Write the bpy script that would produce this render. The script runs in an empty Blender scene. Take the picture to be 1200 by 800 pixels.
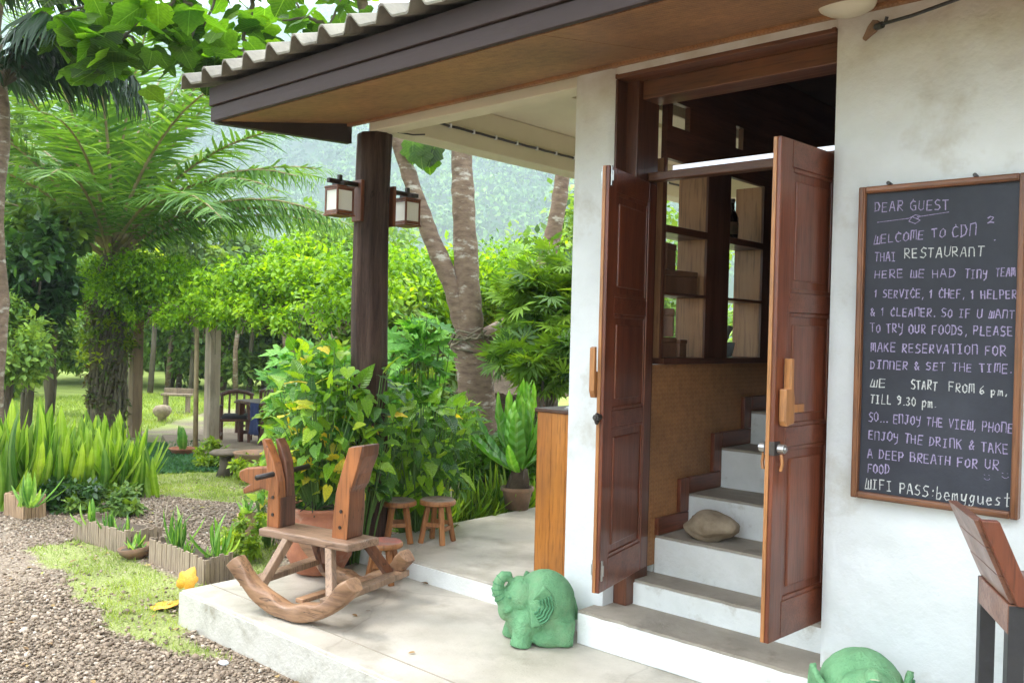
import bpy, bmesh, math, random
import numpy as np
from mathutils import Vector, Matrix, Euler
random.seed(7); RN = np.random.default_rng(11)
PI = math.pi
SC = bpy.context.scene
COL = SC.collection

# ------------------------------------------------------------------ camera
RX = np.array([0.738, -0.024, 0.674]); RX /= np.linalg.norm(RX)
def _u(v): return v / np.linalg.norm(v)
_mx = _u(np.array([-1150., 38., -1050.])); _X = -_mx
_Y = np.array([959., -15., -1050.]); _Y = _Y - _X * (_X @ _Y); _Y = _u(_Y); _Z = np.cross(_X, _Y)
ROT = np.array([_X, _Y, _Z]); CAM = np.array([0, 0, 1.4])
cd = bpy.data.cameras.new('camera'); cam = bpy.data.objects.new('camera', cd); COL.objects.link(cam)
cam.matrix_world = Matrix.Translation((0, 0, 1.4)) @ Matrix(ROT.tolist()).to_4x4()
cd.sensor_width = 36; cd.lens = 31.5; cd.clip_end = 8000; cd.clip_start = 0.05
SC.camera = cam

# ------------------------------------------------------------------ world, sun, exposure
SUN_EL, SUN_DIR = math.radians(56), Vector((-0.90, -0.42, 0))       # sun behind thin cloud, to the left
w = bpy.data.worlds.new("World"); SC.world = w; w.use_nodes = True
nt = w.node_tree; nt.nodes.clear()
out = nt.nodes.new('ShaderNodeOutputWorld'); bg = nt.nodes.new('ShaderNodeBackground')
sky = nt.nodes.new('ShaderNodeTexSky'); sky.sky_type = 'NISHITA'; sky.sun_disc = False
sky.sun_elevation = SUN_EL; sky.sun_rotation = math.atan2(SUN_DIR.x, SUN_DIR.y)
sky.air_density = 1.6; sky.dust_density = 4.0
mx = nt.nodes.new('ShaderNodeMixRGB'); mx.inputs[0].default_value = 0.8
# white cloud cover of a standard overcast sky: three times brighter overhead than at the horizon
tcw = nt.nodes.new('ShaderNodeTexCoord'); sx_ = nt.nodes.new('ShaderNodeSeparateXYZ'); mr_ = nt.nodes.new('ShaderNodeMapRange'); cr_ = nt.nodes.new('ShaderNodeMixRGB')
mr_.inputs['From Min'].default_value = 0; mr_.inputs['From Max'].default_value = 1
cr_.inputs[1].default_value = (10.5, 11.0, 11.6, 1); cr_.inputs[2].default_value = (30, 31, 32, 1)
nt.links.new(tcw.outputs['Generated'], sx_.inputs[0]); nt.links.new(sx_.outputs['Z'], mr_.inputs[0]); nt.links.new(mr_.outputs[0], cr_.inputs[0]); nt.links.new(cr_.outputs[0], mx.inputs[2])
nt.links.new(sky.outputs[0], mx.inputs[1]); nt.links.new(mx.outputs[0], bg.inputs[0])
bg.inputs[1].default_value = 0.1; nt.links.new(bg.outputs[0], out.inputs[0])
sd = bpy.data.lights.new('sun', 'SUN'); sd.energy = 1.5; sd.angle = math.radians(14); sd.color = (1, .98, .94)
sun = bpy.data.objects.new('sun', sd); COL.objects.link(sun)
_sv = SUN_DIR.normalized() * math.cos(SUN_EL) + Vector((0, 0, math.sin(SUN_EL)))
sun.rotation_euler = (-_sv).to_track_quat('-Z', 'Y').to_euler(); sun.location = (-6, -2, 12)
SC.view_settings.view_transform = 'Standard'; SC.view_settings.look = 'None'
SC.view_settings.exposure = 1.26; SC.view_settings.gamma = 1
SC.cycles.max_bounces = 8; SC.cycles.diffuse_bounces = 5; SC.cycles.transparent_max_bounces = 12
SC.cycles.volume_bounces = 1; SC.cycles.use_denoising = True

# ------------------------------------------------------------------ placing helpers (photo pixel -> point of the place)
def ray(px): return ROT @ np.array([px[0] - 600., -(px[1] - 400.), -1050.])
def gz(x, y):
    d = x * ROT[0][2] * -1 + y * ROT[1][2] * -1
    return -0.18 - 0.045 * np.clip(d - 6.5, 0, 11)
def onz(px, z):
    r = ray(px); return Vector(CAM + r * ((z - 1.4) / r[2]))
def ony(px, y):
    r = ray(px); return Vector(CAM + r * (y / r[1]))
def ond(px, d): return Vector(CAM + ray(px) * (d / 1050.))
def gp(px):
    z = -0.18
    for _ in range(30):
        P = onz(px, z); z = float(gz(P.x, P.y))
    return P
def project(P):
    v = (np.asarray(P) - CAM) @ ROT
    return np.stack([600 + v[..., 0] * 1050 / -v[..., 2], 400 - v[..., 1] * 1050 / -v[..., 2], -v[..., 2]], -1)

# ------------------------------------------------------------------ materials
MATS = {}
def nodes(name):
    m = bpy.data.materials.new(name); m.use_nodes = True; n = m.node_tree; b = n.nodes['Principled BSDF']
    MATS[name] = m; return m, n, b
def N(n, t, **k):
    o = n.nodes.new(t)
    for a, v in k.items():
        if a in o.inputs.keys(): o.inputs[a].default_value = v
        else: setattr(o, a, v)
    return o
def ramp(n, stops):
    r = n.nodes.new('ShaderNodeValToRGB'); e = r.color_ramp.elements
    while len(e) < len(stops): e.new(.5)
    for i, (p, c) in enumerate(stops): e[i].position = p; e[i].color = (*c, 1)
    return r
def coords(n, scale=(1, 1, 1), kind='Object', rnd=True):
    tc = N(n, 'ShaderNodeTexCoord'); mp = N(n, 'ShaderNodeMapping'); mp.inputs['Scale'].default_value = scale
    n.links.new(tc.outputs[kind], mp.inputs['Vector'])
    if rnd:
        oi = N(n, 'ShaderNodeObjectInfo'); mu = N(n, 'ShaderNodeMath', operation='MULTIPLY'); mu.inputs[1].default_value = 37.
        n.links.new(oi.outputs['Random'], mu.inputs[0]); n.links.new(mu.outputs[0], mp.inputs['Location'])
    return mp
def plain(name, c, rough=.6, c2=None, scale=8., bump=.0, bs=60., metal=0, spec=.5, detail=6, stretch=(1, 1, 1), rndv=0., stains=None):
    m, n, b = nodes(name); c2 = c2 or tuple(x * .75 for x in c)
    mp = coords(n, stretch)
    no = N(n, 'ShaderNodeTexNoise', Scale=scale, Detail=detail, Roughness=.6); n.links.new(mp.outputs[0], no.inputs['Vector'])
    r = ramp(n, [(.3, c2), (.7, c)]); n.links.new(no.outputs[0], r.inputs[0]); last = r.outputs[0]
    if rndv:
        oi = N(n, 'ShaderNodeObjectInfo'); hv = N(n, 'ShaderNodeHueSaturation')
        mr = N(n, 'ShaderNodeMapRange'); mr.inputs['To Min'].default_value = 1 - rndv; mr.inputs['To Max'].default_value = 1 + rndv
        n.links.new(oi.outputs['Random'], mr.inputs[0]); n.links.new(mr.outputs[0], hv.inputs['Value']); n.links.new(last, hv.inputs['Color']); last = hv.outputs[0]
    if stains:
        sc, lo, hi, col = stains
        s = N(n, 'ShaderNodeTexNoise', Scale=sc, Detail=8, Roughness=.65); n.links.new(mp.outputs[0], s.inputs['Vector'])
        sr = ramp(n, [(lo, (0, 0, 0)), (hi, (1, 1, 1))]); n.links.new(s.outputs[0], sr.inputs[0])
        mi = N(n, 'ShaderNodeMixRGB'); mi.inputs[2].default_value = (*col, 1)
        n.links.new(sr.outputs[0], mi.inputs[0]); n.links.new(last, mi.inputs[1]); last = mi.outputs[0]
    n.links.new(last, b.inputs['Base Color'])
    b.inputs['Roughness'].default_value = rough; b.inputs['Metallic'].default_value = metal; b.inputs['Specular IOR Level'].default_value = spec
    if bump:
        nb = N(n, 'ShaderNodeTexNoise', Scale=bs, Detail=6, Roughness=.6); n.links.new(mp.outputs[0], nb.inputs['Vector'])
        bu = N(n, 'ShaderNodeBump', Strength=min(1, bump), Distance=.01); n.links.new(nb.outputs[0], bu.inputs['Height']); n.links.new(bu.outputs[0], b.inputs['Normal'])
    return m
def wood(name, c1, c2, axis=2, rough=.5, scale=14., bump=.3, coat=0., crack=0., dark=(.05, .02, .01)):
    m, n, b = nodes(name); s = [1., 1., 1.]; s[axis] = .07
    mp = coords(n, tuple(s))
    no = N(n, 'ShaderNodeTexNoise', Scale=scale, Detail=8, Roughness=.65, Distortion=.6); n.links.new(mp.outputs[0], no.inputs['Vector'])
    r = ramp(n, [(.28, c2), (.5, tuple((a + d) / 2 for a, d in zip(c1, c2))), (.72, c1)]); n.links.new(no.outputs[0], r.inputs[0])
    f = N(n, 'ShaderNodeTexNoise', Scale=scale * 9, Detail=4, Roughness=.6); n.links.new(mp.outputs[0], f.inputs['Vector'])
    fr = ramp(n, [(.35, dark), (.5, (1, 1, 1))]); n.links.new(f.outputs[0], fr.inputs[0])
    mi = N(n, 'ShaderNodeMixRGB', blend_type='MULTIPLY'); mi.inputs[0].default_value = .38
    n.links.new(r.outputs[0], mi.inputs[1]); n.links.new(fr.outputs[0], mi.inputs[2])
    big = N(n, 'ShaderNodeTexNoise', Scale=3., Detail=3)
    tc = N(n, 'ShaderNodeTexCoord'); n.links.new(tc.outputs['Object'], big.inputs['Vector'])
    br = ramp(n, [(.3, (.72, .72, .72)), (.7, (1.15, 1.12, 1.1))]); n.links.new(big.outputs[0], br.inputs[0])
    m2 = N(n, 'ShaderNodeMixRGB', blend_type='MULTIPLY'); m2.inputs[0].default_value = 1
    n.links.new(mi.outputs[0], m2.inputs[1]); n.links.new(br.outputs[0], m2.inputs[2])
    if crack:
        mp2 = coords(n, tuple(x if x == 1 else .09 for x in s)); ck = N(n, 'ShaderNodeTexNoise', Scale=26., Detail=2, Distortion=.5); n.links.new(mp2.outputs[0], ck.inputs['Vector'])
        ckr = ramp(n, [(.485, (1, 1, 1)), (.498, (.12, .07, .05)), (.502, (.12, .07, .05)), (.515, (1, 1, 1))]); n.links.new(ck.outputs[0], ckr.inputs[0])
        pt_ = N(n, 'ShaderNodeTexNoise', Scale=7., Detail=3); n.links.new(tc.outputs['Object'], pt_.inputs['Vector']); ptr = ramp(n, [(.45, (0, 0, 0)), (.6, (1, 1, 1))]); n.links.new(pt_.outputs[0], ptr.inputs[0])
        pm_ = N(n, 'ShaderNodeMath', operation='MULTIPLY'); pm_.inputs[1].default_value = crack; n.links.new(ptr.outputs[0], pm_.inputs[0])
        m3 = N(n, 'ShaderNodeMixRGB', blend_type='MULTIPLY'); n.links.new(pm_.outputs[0], m3.inputs[0]); n.links.new(m2.outputs[0], m3.inputs[1]); n.links.new(ckr.outputs[0], m3.inputs[2]); m2 = m3
    n.links.new(m2.outputs[0], b.inputs['Base Color'])
    rr = ramp(n, [(.3, (rough * 1.25,) * 3), (.7, (rough * .8,) * 3)]); n.links.new(no.outputs[0], rr.inputs[0]); n.links.new(rr.outputs[0], b.inputs['Roughness'])
    b.inputs['Coat Weight'].default_value = coat
    bu = N(n, 'ShaderNodeBump', Strength=bump, Distance=.004); n.links.new(f.outputs[0], bu.inputs['Height']); n.links.new(bu.outputs[0], b.inputs['Normal'])
    return m
def leafmat(name, cols, src='attr', trans=.35, rough=.45, tcol=None, spec=.4):
    """cols: ramp from darkest to lightest leaf; every leaf keeps one place on it"""
    m, n, b = nodes(name)
    if src == 'attr':
        a = N(n, 'ShaderNodeAttribute', attribute_name='rnd'); fac = a.outputs['Fac']
    else:
        a = N(n, 'ShaderNodeObjectInfo'); fac = a.outputs['Random']
    if name not in ('cl_dark', 'palm_leaf_shaded', 'hill_trees', 'vine_dry', 'ground_cover', 'grass_blade'): cols = [tuple(min(.8, x * 1.22) for x in c) for c in cols]
    k = len(cols) - 1
    r = ramp(n, [(i / k, c) for i, c in enumerate(cols)]); n.links.new(fac, r.inputs[0])
    tc = N(n, 'ShaderNodeTexCoord'); no = N(n, 'ShaderNodeTexNoise', Scale=9., Detail=3); n.links.new(tc.outputs['Object'], no.inputs['Vector'])
    nr = ramp(n, [(.3, (.75, .78, .7)), (.7, (1.2, 1.15, 1.1))]); n.links.new(no.outputs[0], nr.inputs[0])
    mi = N(n, 'ShaderNodeMixRGB', blend_type='MULTIPLY'); mi.inputs[0].default_value = 1
    n.links.new(r.outputs[0], mi.inputs[1]); n.links.new(nr.outputs[0], mi.inputs[2])
    if src == 'obj':         # midrib and side veins, pressed into the blade
        sx = N(n, 'ShaderNodeSeparateXYZ'); n.links.new(tc.outputs['Object'], sx.inputs[0])
        def mth(op, a, b_=None, c=None):
            q = N(n, 'ShaderNodeMath', operation=op)
            for i, v in enumerate((a, b_, c)):
                if v is None: continue
                if isinstance(v, (int, float)): q.inputs[i].default_value = v
                else: n.links.new(v, q.inputs[i])
            return q.outputs[0]
        ax_ = mth('ABSOLUTE', sx.outputs['X']); ph = mth('FRACT', mth('MULTIPLY', mth('SUBTRACT', sx.outputs['Y'], mth('MULTIPLY', ax_, .8)), 8.))
        vein = mth('LESS_THAN', mth('ABSOLUTE', mth('SUBTRACT', ph, .5)), .07); rib = mth('LESS_THAN', ax_, .016); vm = mth('MAXIMUM', mth('MULTIPLY', vein, .25), mth('MULTIPLY', rib, .8)) if name not in ('lf_strap', 'lf_small_plant', 'lf_fern') else rib
        if name in ('lf_strap', 'lf_small_plant'): ph = mth('FRACT', mth('MULTIPLY', ax_, 60.))
        hgt = mth('MULTIPLY', mth('SINE', mth('MULTIPLY', ph, 3.14159)), 1.)
        bu = N(n, 'ShaderNodeBump', Strength=.25 if name == 'lf_canopy' else .5, Distance=.05); n.links.new(hgt, bu.inputs['Height']); n.links.new(bu.outputs[0], b.inputs['Normal'])
        vx = N(n, 'ShaderNodeMixRGB', blend_type='SCREEN'); vx.inputs[2].default_value = (.10, .13, .05, 1); n.links.new(vm, vx.inputs[0]); n.links.new(mi.outputs[0], vx.inputs[1]); mi = vx
    n.links.new(mi.outputs[0], b.inputs['Base Color']); b.inputs['Roughness'].default_value = rough; b.inputs['Specular IOR Level'].default_value = spec
    t = N(n, 'ShaderNodeBsdfTranslucent'); tm = N(n, 'ShaderNodeMixRGB', blend_type='MULTIPLY'); tm.inputs[0].default_value = 1
    tm.inputs[2].default_value = (*(tcol or (1.9, 1.7, .6)), 1)
    n.links.new(mi.outputs[0], tm.inputs[1]); n.links.new(tm.outputs[0], t.inputs[0])
    ms = N(n, 'ShaderNodeMixShader'); ms.inputs[0].default_value = trans
    n.links.new(b.outputs[0], ms.inputs[1]); n.links.new(t.outputs[0], ms.inputs[2])
    n.links.new(ms.outputs[0], n.nodes['Material Output'].inputs[0])
    return m
def weave(name, c1, c2, ax, sc=70):
    """woven bamboo matting: over-and-under strips"""
    m, n, b = nodes(name)
    rot = {'xz': (PI / 2, 0, 0), 'yz': (0, PI / 2, 0), 'xy': (0, 0, 0)}[ax]
    mp = coords(n, (1, 1, 1), rnd=False); mp.inputs['Rotation'].default_value = rot
    w1 = N(n, 'ShaderNodeTexWave', bands_direction='X', Scale=sc / 6.3, Distortion=1.5); w2 = N(n, 'ShaderNodeTexWave', bands_direction='Y', Scale=sc / 4, Distortion=1.5)
    ch = N(n, 'ShaderNodeTexChecker', Scale=sc); no = N(n, 'ShaderNodeTexNoise', Scale=26., Detail=8); no2 = N(n, 'ShaderNodeTexNoise', Scale=2.2, Detail=4)
    for q in (w1, w2, ch, no, no2): n.links.new(mp.outputs[0], q.inputs['Vector'])
    mi = N(n, 'ShaderNodeMixRGB'); n.links.new(ch.outputs['Fac'], mi.inputs[0]); n.links.new(w1.outputs[0], mi.inputs[1]); n.links.new(w2.outputs[0], mi.inputs[2])
    ad = N(n, 'ShaderNodeMixRGB'); ad.inputs[0].default_value = .80; n.links.new(mi.outputs[0], ad.inputs[1]); n.links.new(no.outputs[0], ad.inputs[2])
    r = ramp(n, [(.3, c2), (.68, c1)]); n.links.new(ad.outputs[0], r.inputs[0])
    br = ramp(n, [(.3, (.7, .7, .7)), (.7, (1.15, 1.12, 1.1))]); n.links.new(no2.outputs[0], br.inputs[0])
    m2 = N(n, 'ShaderNodeMixRGB', blend_type='MULTIPLY'); m2.inputs[0].default_value = 1; n.links.new(r.outputs[0], m2.inputs[1]); n.links.new(br.outputs[0], m2.inputs[2])
    n.links.new(m2.outputs[0], b.inputs['Base Color']); b.inputs['Roughness'].default_value = .55
    bu = N(n, 'ShaderNodeBump', Strength=.5, Distance=.003); n.links.new(mi.outputs[0], bu.inputs['Height']); n.links.new(bu.outputs[0], b.inputs['Normal'])
    return m

M = MATS
plain('plaster', (.78, .79, .79), .85, (.67, .68, .67), 3.5, .5, 22, stains=(2.6, .56, .80, (.45, .40, .31)))
def _eave_tint():      # brown smudges plus eave shade and soffit bounce, painted in toward the top
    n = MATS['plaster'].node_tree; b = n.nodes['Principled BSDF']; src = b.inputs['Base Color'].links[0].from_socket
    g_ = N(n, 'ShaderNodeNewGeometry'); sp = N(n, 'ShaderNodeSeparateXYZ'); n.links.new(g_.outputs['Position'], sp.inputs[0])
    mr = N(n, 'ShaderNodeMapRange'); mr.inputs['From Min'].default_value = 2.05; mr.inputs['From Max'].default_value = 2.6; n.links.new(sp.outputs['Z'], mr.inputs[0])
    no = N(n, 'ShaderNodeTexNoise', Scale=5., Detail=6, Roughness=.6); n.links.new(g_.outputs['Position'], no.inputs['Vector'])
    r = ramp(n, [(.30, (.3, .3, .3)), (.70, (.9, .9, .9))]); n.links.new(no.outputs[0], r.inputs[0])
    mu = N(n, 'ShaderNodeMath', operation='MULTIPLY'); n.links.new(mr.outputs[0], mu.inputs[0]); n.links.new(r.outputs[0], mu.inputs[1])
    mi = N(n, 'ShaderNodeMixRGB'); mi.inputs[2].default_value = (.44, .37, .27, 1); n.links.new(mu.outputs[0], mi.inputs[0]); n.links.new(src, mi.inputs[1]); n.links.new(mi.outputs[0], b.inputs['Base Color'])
_eave_tint()
plain('plaster_smooth', (.80, .79, .75), .8, (.73, .72, .68), 3, .2, 50)
plain('cream_paint', (.72, .66, .50), .7, (.62, .56, .42), 2, .1, 40)
plain('white_riser', (.78, .78, .76), .8, (.66, .66, .63), 6, .45, 50, stains=(7, .56, .75, (.45, .41, .34)))
plain('slab_concrete', (.53, .48, .41), .42, (.34, .30, .245), 2.6, .25, 45, stains=(3.2, .50, .72, (.27, .235, .185)))
def _cracks(nm, sc=.9):
    n = MATS[nm].node_tree; b = n.nodes['Principled BSDF']; src = b.inputs['Base Color'].links[0].from_socket; g_ = N(n, 'ShaderNodeNewGeometry')
    no = N(n, 'ShaderNodeTexNoise', Scale=3., Detail=5); n.links.new(g_.outputs['Position'], no.inputs['Vector']); ad = N(n, 'ShaderNodeMixRGB'); ad.inputs[0].default_value = .22; n.links.new(g_.outputs['Position'], ad.inputs[1]); n.links.new(no.outputs['Color'], ad.inputs[2])
    vo = N(n, 'ShaderNodeTexVoronoi', feature='DISTANCE_TO_EDGE', Scale=sc); n.links.new(ad.outputs[0], vo.inputs['Vector']); r = ramp(n, [(0, (.3, .3, .3)), (.0035, (.18, .18, .18)), (.006, (0, 0, 0))]); n.links.new(vo.outputs[0], r.inputs[0])
    sp = N(n, 'ShaderNodeTexNoise', Scale=110., Detail=2); n.links.new(g_.outputs['Position'], sp.inputs['Vector']); sr = ramp(n, [(.66, (0, 0, 0)), (.72, (.55, .55, .55))]); n.links.new(sp.outputs[0], sr.inputs[0])
    mx_ = N(n, 'ShaderNodeMath', operation='MAXIMUM'); n.links.new(r.outputs[0], mx_.inputs[0]); n.links.new(sr.outputs[0], mx_.inputs[1])
    mi = N(n, 'ShaderNodeMixRGB'); mi.inputs[2].default_value = (.17, .14, .11, 1); n.links.new(mx_.outputs[0], mi.inputs[0]); n.links.new(src, mi.inputs[1]); n.links.new(mi.outputs[0], b.inputs['Base Color'])
_cracks('slab_concrete')
plain('slab_edge', (.62, .59, .53), .8, (.46, .43, .37), 5, .5, 50, stains=(5, .50, .72, (.30, .27, .21)))
plain('tread_concrete', (.36, .31, .25), .75, (.25, .215, .17), 5, .4, 60, stains=(7, .55, .8, (.16, .13, .10)))
plain('fascia_paint', (.055, .034, .031), .6, (.036, .023, .021), 6, .15, 60, spec=.25, stretch=(.1, 1, 1))
plain('dark_beam', (.035, .020, .014), .5, (.02, .012, .009), 6, .2, 40)
plain('fibre_cement', (.27, .245, .195), .85, (.15, .135, .11), 7, .5, 60, stains=(4, .55, .7, (.13, .12, .10)), rndv=.12)
weave('soffit_mat', (.36, .175, .07), (.21, .098, .038), 'xy', 110)
weave('wall_mat', (.42, .20, .075), (.29, .13, .048), 'yz', 90)
wood('door_wood', (.225, .060, .025), (.115, .029, .013), 2, .34, 12, .2, .2)
wood('door_wood_x', (.225, .060, .025), (.115, .029, .013), 1, .34, 12, .2, .2)
wood('frame_wood', (.135, .045, .020), (.07, .023, .011), 2, .45, 12, .2, .1)
wood('frame_wood_y', (.135, .045, .020), (.07, .023, .011), 1, .45, 12, .2, .1)
wood('lintel_wood', (.20, .070, .024), (.10, .034, .013), 0, .45, 10, .2, .15)
wood('niche_wood', (.42, .22, .10), (.27, .13, .055), 2, .5, 8, .2)
wood('handle_wood', (.50, .22, .075), (.33, .13, .04), 2, .4, 14, .2, .2)
wood('counter_wood', (.56, .215, .036), (.34, .11, .016), 2, .4, 11, .2, .3)
wood('counter_top', (.11, .042, .02), (.06, .025, .014), 0, .4, 11, .2)
wood('post_wood', (.095, .048, .030), (.022, .011, .008), 2, .85, 20, 1., 0, 1.)
wood('horse_wood', (.26, .115, .052), (.13, .052, .024), 0, .42, 10, .5, .15, .8)
wood('horse_seat', (.38, .24, .16), (.22, .125, .075), 0, .45, 8, .6, .1, .9)
wood('horse_orange', (.48, .17, .05), (.16, .05, .018), 2, .38, 6, .5, .2, .9)
wood('horse_brown', (.23, .085, .038), (.05, .02, .012), 2, .42, 6, .6, .15, .9)
wood('log_wood', (.44, .25, .13), (.17, .085, .045), 0, .5, 6, .7, .1, .9)
wood('leg_wood', (.38, .24, .15), (.20, .12, .07), 2, .5, 9, .6, 0, .8)
wood('stool_wood', (.44, .19, .062), (.27, .10, .032), 2, .5, 9, .4)
plain('stool_top', (.33, .25, .20), .55, (.10, .065, .045), 14, .5, 60)
plain('stool_red', (.60, .13, .09), .55, (.22, .17, .14), 11, .4, 60)
wood('board_frame', (.30, .115, .042), (.16, .058, .022), 2, .38, 14, .2, .2)
wood('board_frame_x', (.30, .115, .042), (.16, .058, .022), 0, .38, 14, .2, .2)
plain('blackboard', (.020, .021, .032), .6, (.013, .014, .022), 5, .12, 80, stains=(2.2, .42, .78, (.043, .045, .06)))
plain('chalk_purple', (.50, .41, .62), .9, (.16, .13, .22), 170, detail=4)
plain('chalk_white', (.75, .75, .70), .9, (.30, .30, .31), 170, detail=4)
plain('steel', (.55, .54, .52), .32, (.40, .39, .38), 30, metal=.9)
plain('dark_metal', (.03, .028, .03), .45, (.02, .019, .02), 20, .1, 60, spec=.5)
plain('iron', (.10, .085, .08), .45, (.05, .045, .04), 30, metal=.6)
wood('stool_back', (.30, .13, .075), (.17, .07, .042), 0, .38, 9, .3, .2)
plain('jade_stone', (.175, .385, .185), .72, (.10, .26, .115), 16, .9, 110, stains=(9, .50, .75, (.20, .33, .17)))
plain('jade_dark', (.09, .26, .12), .7, (.05, .19, .085), 20, .6, 90)
plain('jade_worn', (.45, .32, .22), .8, (.25, .40, .24), 26, .6, 90)
plain('rock', (.42, .33, .23), .85, (.20, .145, .09), 9, .8, 40)
plain('terracotta', (.50, .20, .105), .8, (.30, .105, .055), 7, .5, 40, stains=(6, .55, .75, (.50, .36, .27)))
plain('old_clay', (.30, .165, .10), .85, (.16, .10, .06), 7, .5, 40, stains=(8, .5, .75, (.10, .11, .06)))
plain('black_pot', (.02, .02, .02), .5, (.012, .012, .012), 9)
plain('soil', (.10, .07, .045), .95, (.05, .035, .022), 14, .8, 40)
wood('slat_grey', (.40, .31, .22), (.22, .165, .12), 2, .8, 14, .6)
wood('slat_tan', (.52, .35, .21), (.33, .21, .12), 2, .8, 14, .6)
plain('paper', (.8, .8, .8), .6, (.7, .7, .72), 30)
plain('lamp_glass', (.78, .76, .68), .35, (.70, .68, .60), 4)
plain('dome_glass', (.66, .60, .46), .3, (.60, .54, .40), 4)
wood('lantern_wood', (.23, .075, .03), (.11, .035, .016), 2, .45, 14, .3)
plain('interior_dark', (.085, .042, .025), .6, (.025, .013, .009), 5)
plain('interior_white', (.85, .87, .92), .5, (.80, .82, .88), 3)
plain('yellow_leaf', (.78, .42, .025), .5, (.62, .24, .015), 16, .3, 40)
plain('dry_leaf', (.46, .27, .15), .7, (.26, .14, .07), 16, .3, 40)
plain('ceramic', (.30, .34, .36), .3, (.24, .28, .30), 10)
plain('bottle_glass', (.02, .012, .012), .12, (.015, .01, .01), 4)
plain('box_wood', (.22, .105, .055), .6, (.13, .06, .03), 12, .3, 50, stretch=(1, 1, .2))
plain('trunk_ringed', (.25, .17, .115), .9, (.11, .070, .046), 9, 1., 22, stretch=(1., 1., 2.6), stains=(5, .55, .66, (.44, .40, .33)))
plain('trunk_dark', (.16, .125, .09), .9, (.075, .06, .042), 7, .9, 20, stretch=(1, 1, .3))
plain('palm_trunk', (.17, .125, .08), .95, (.07, .052, .036), 8, .9, 20, stains=(5, .5, .7, (.10, .14, .045)))
plain('vine_stem', (.20, .17, .11), .9, (.10, .085, .05), 20, .5, 50)
plain('green_stem', (.12, .22, .045), .6, (.075, .15, .03), 20)
plain('dark_stem', (.07, .055, .03), .8, (.04, .035, .02), 20)
plain('pergola_post', (.44, .36, .27), .9, (.25, .19, .13), 8, .6, 30, stretch=(1, 1, .2), stains=(3, .55, .7, (.15, .12, .08)))
plain('pergola_post_dark', (.34, .23, .14), .85, (.17, .11, .065), 8, .6, 30, stretch=(1, 1, .15))
plain('bamboo_old', (.36, .27, .14), .7, (.22, .16, .08), 9, .3, 30)
wood('dark_furniture', (.13, .045, .024), (.06, .022, .014), 2, .4, 10, .2, .2)
plain('blue_cloth', (.035, .05, .15), .8, (.02, .03, .10), 14)
plain('black_cloth', (.02, .018, .02), .8, (.012, .011, .012), 14)
plain('hut_thatch', (.20, .145, .10), .95, (.09, .062, .045), 12, .8, 40)
plain('hut_sticks', (.24, .15, .10), .85, (.12, .075, .05), 12, .4, 40, rndv=.2)
leafmat('lf_heart', [(.018, .07, .010), (.04, .14, .012), (.08, .21, .014), (.14, .30, .016), (.20, .38, .018), (.27, .44, .025)], 'obj', .32, .30, None, .5)
leafmat('lf_heart_yellow', [(.06, .18, .02), (.13, .30, .025), (.24, .40, .03), (.50, .50, .04), (.70, .48, .04)], 'obj', .3, .4)
leafmat('lf_strap', [(.03, .09, .010), (.065, .165, .014), (.12, .24, .018), (.19, .33, .025), (.27, .40, .05)], 'obj', .38, .4)
leafmat('lf_small_plant', [(.045, .15, .03), (.09, .25, .035), (.18, .38, .06), (.34, .52, .16)], 'obj', .3, .45)
leafmat('lf_lobed', [(.07, .22, .05), (.11, .31, .06), (.17, .40, .075), (.22, .46, .09)], 'obj', .35, .5)
leafmat('lf_canopy', [(.02, .04, .008), (.035, .07, .010), (.055, .11, .012), (.08, .155, .016), (.13, .20, .018)], 'obj', .58, .45, (1.9, 2.3, .5))
leafmat('lf_fern', [(.07, .23, .03), (.11, .31, .035), (.16, .38, .05)], 'obj', .35, .35)
leafmat('cl_pergola', [(.03, .09, .008), (.075, .18, .010), (.15, .30, .012), (.24, .41, .015), (.34, .49, .025)], 'attr', .38, .5)
leafmat('cl_hedge', [(.045, .10, .010), (.12, .21, .014), (.22, .31, .018), (.33, .41, .03)], 'attr', .35, .55)
leafmat('cl_dark', [(.014, .045, .014), (.03, .085, .022), (.06, .15, .03), (.14, .28, .06)], 'attr', .28, .33, None, .6)
leafmat('cl_mid', [(.03, .075, .014), (.07, .14, .022), (.12, .20, .03), (.20, .29, .045)], 'attr', .3, .55)
leafmat('cl_pale', [(.06, .14, .03), (.12, .22, .045), (.20, .32, .06), (.30, .42, .09)], 'attr', .3, .55)
leafmat('cl_narrow', [(.03, .085, .016), (.07, .16, .02), (.13, .25, .026), (.22, .37, .035), (.36, .50, .05)], 'attr', .3, .42)
leafmat('cl_under', [(.02, .06, .012), (.05, .14, .02), (.08, .20, .025), (.13, .27, .035), (.19, .32, .05)], 'attr', .3, .45)
leafmat('palm_leaf', [(.035, .10, .02), (.065, .155, .028), (.105, .215, .035), (.17, .29, .05)], 'attr', .36, .42)
leafmat('palm_leaf_shaded', [(.010, .032, .013), (.018, .052, .02), (.032, .08, .03)], 'attr', .18, .45)
leafmat('grass_blade', [(.12, .19, .035), (.20, .30, .05), (.30, .40, .07), (.38, .42, .12)], 'attr', .3, .7)
leafmat('ground_cover', [(.025, .085, .035), (.05, .15, .06), (.085, .21, .08)], 'attr', .25, .6)
leafmat('hill_trees', [(.015, .05, .012), (.05, .13, .03), (.12, .24, .05), (.22, .36, .08)], 'attr', .1, .8)
leafmat('vine_dry', [(.09, .07, .04), (.14, .12, .06), (.10, .16, .04), (.16, .26, .05)], 'attr', .2, .8)

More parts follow.
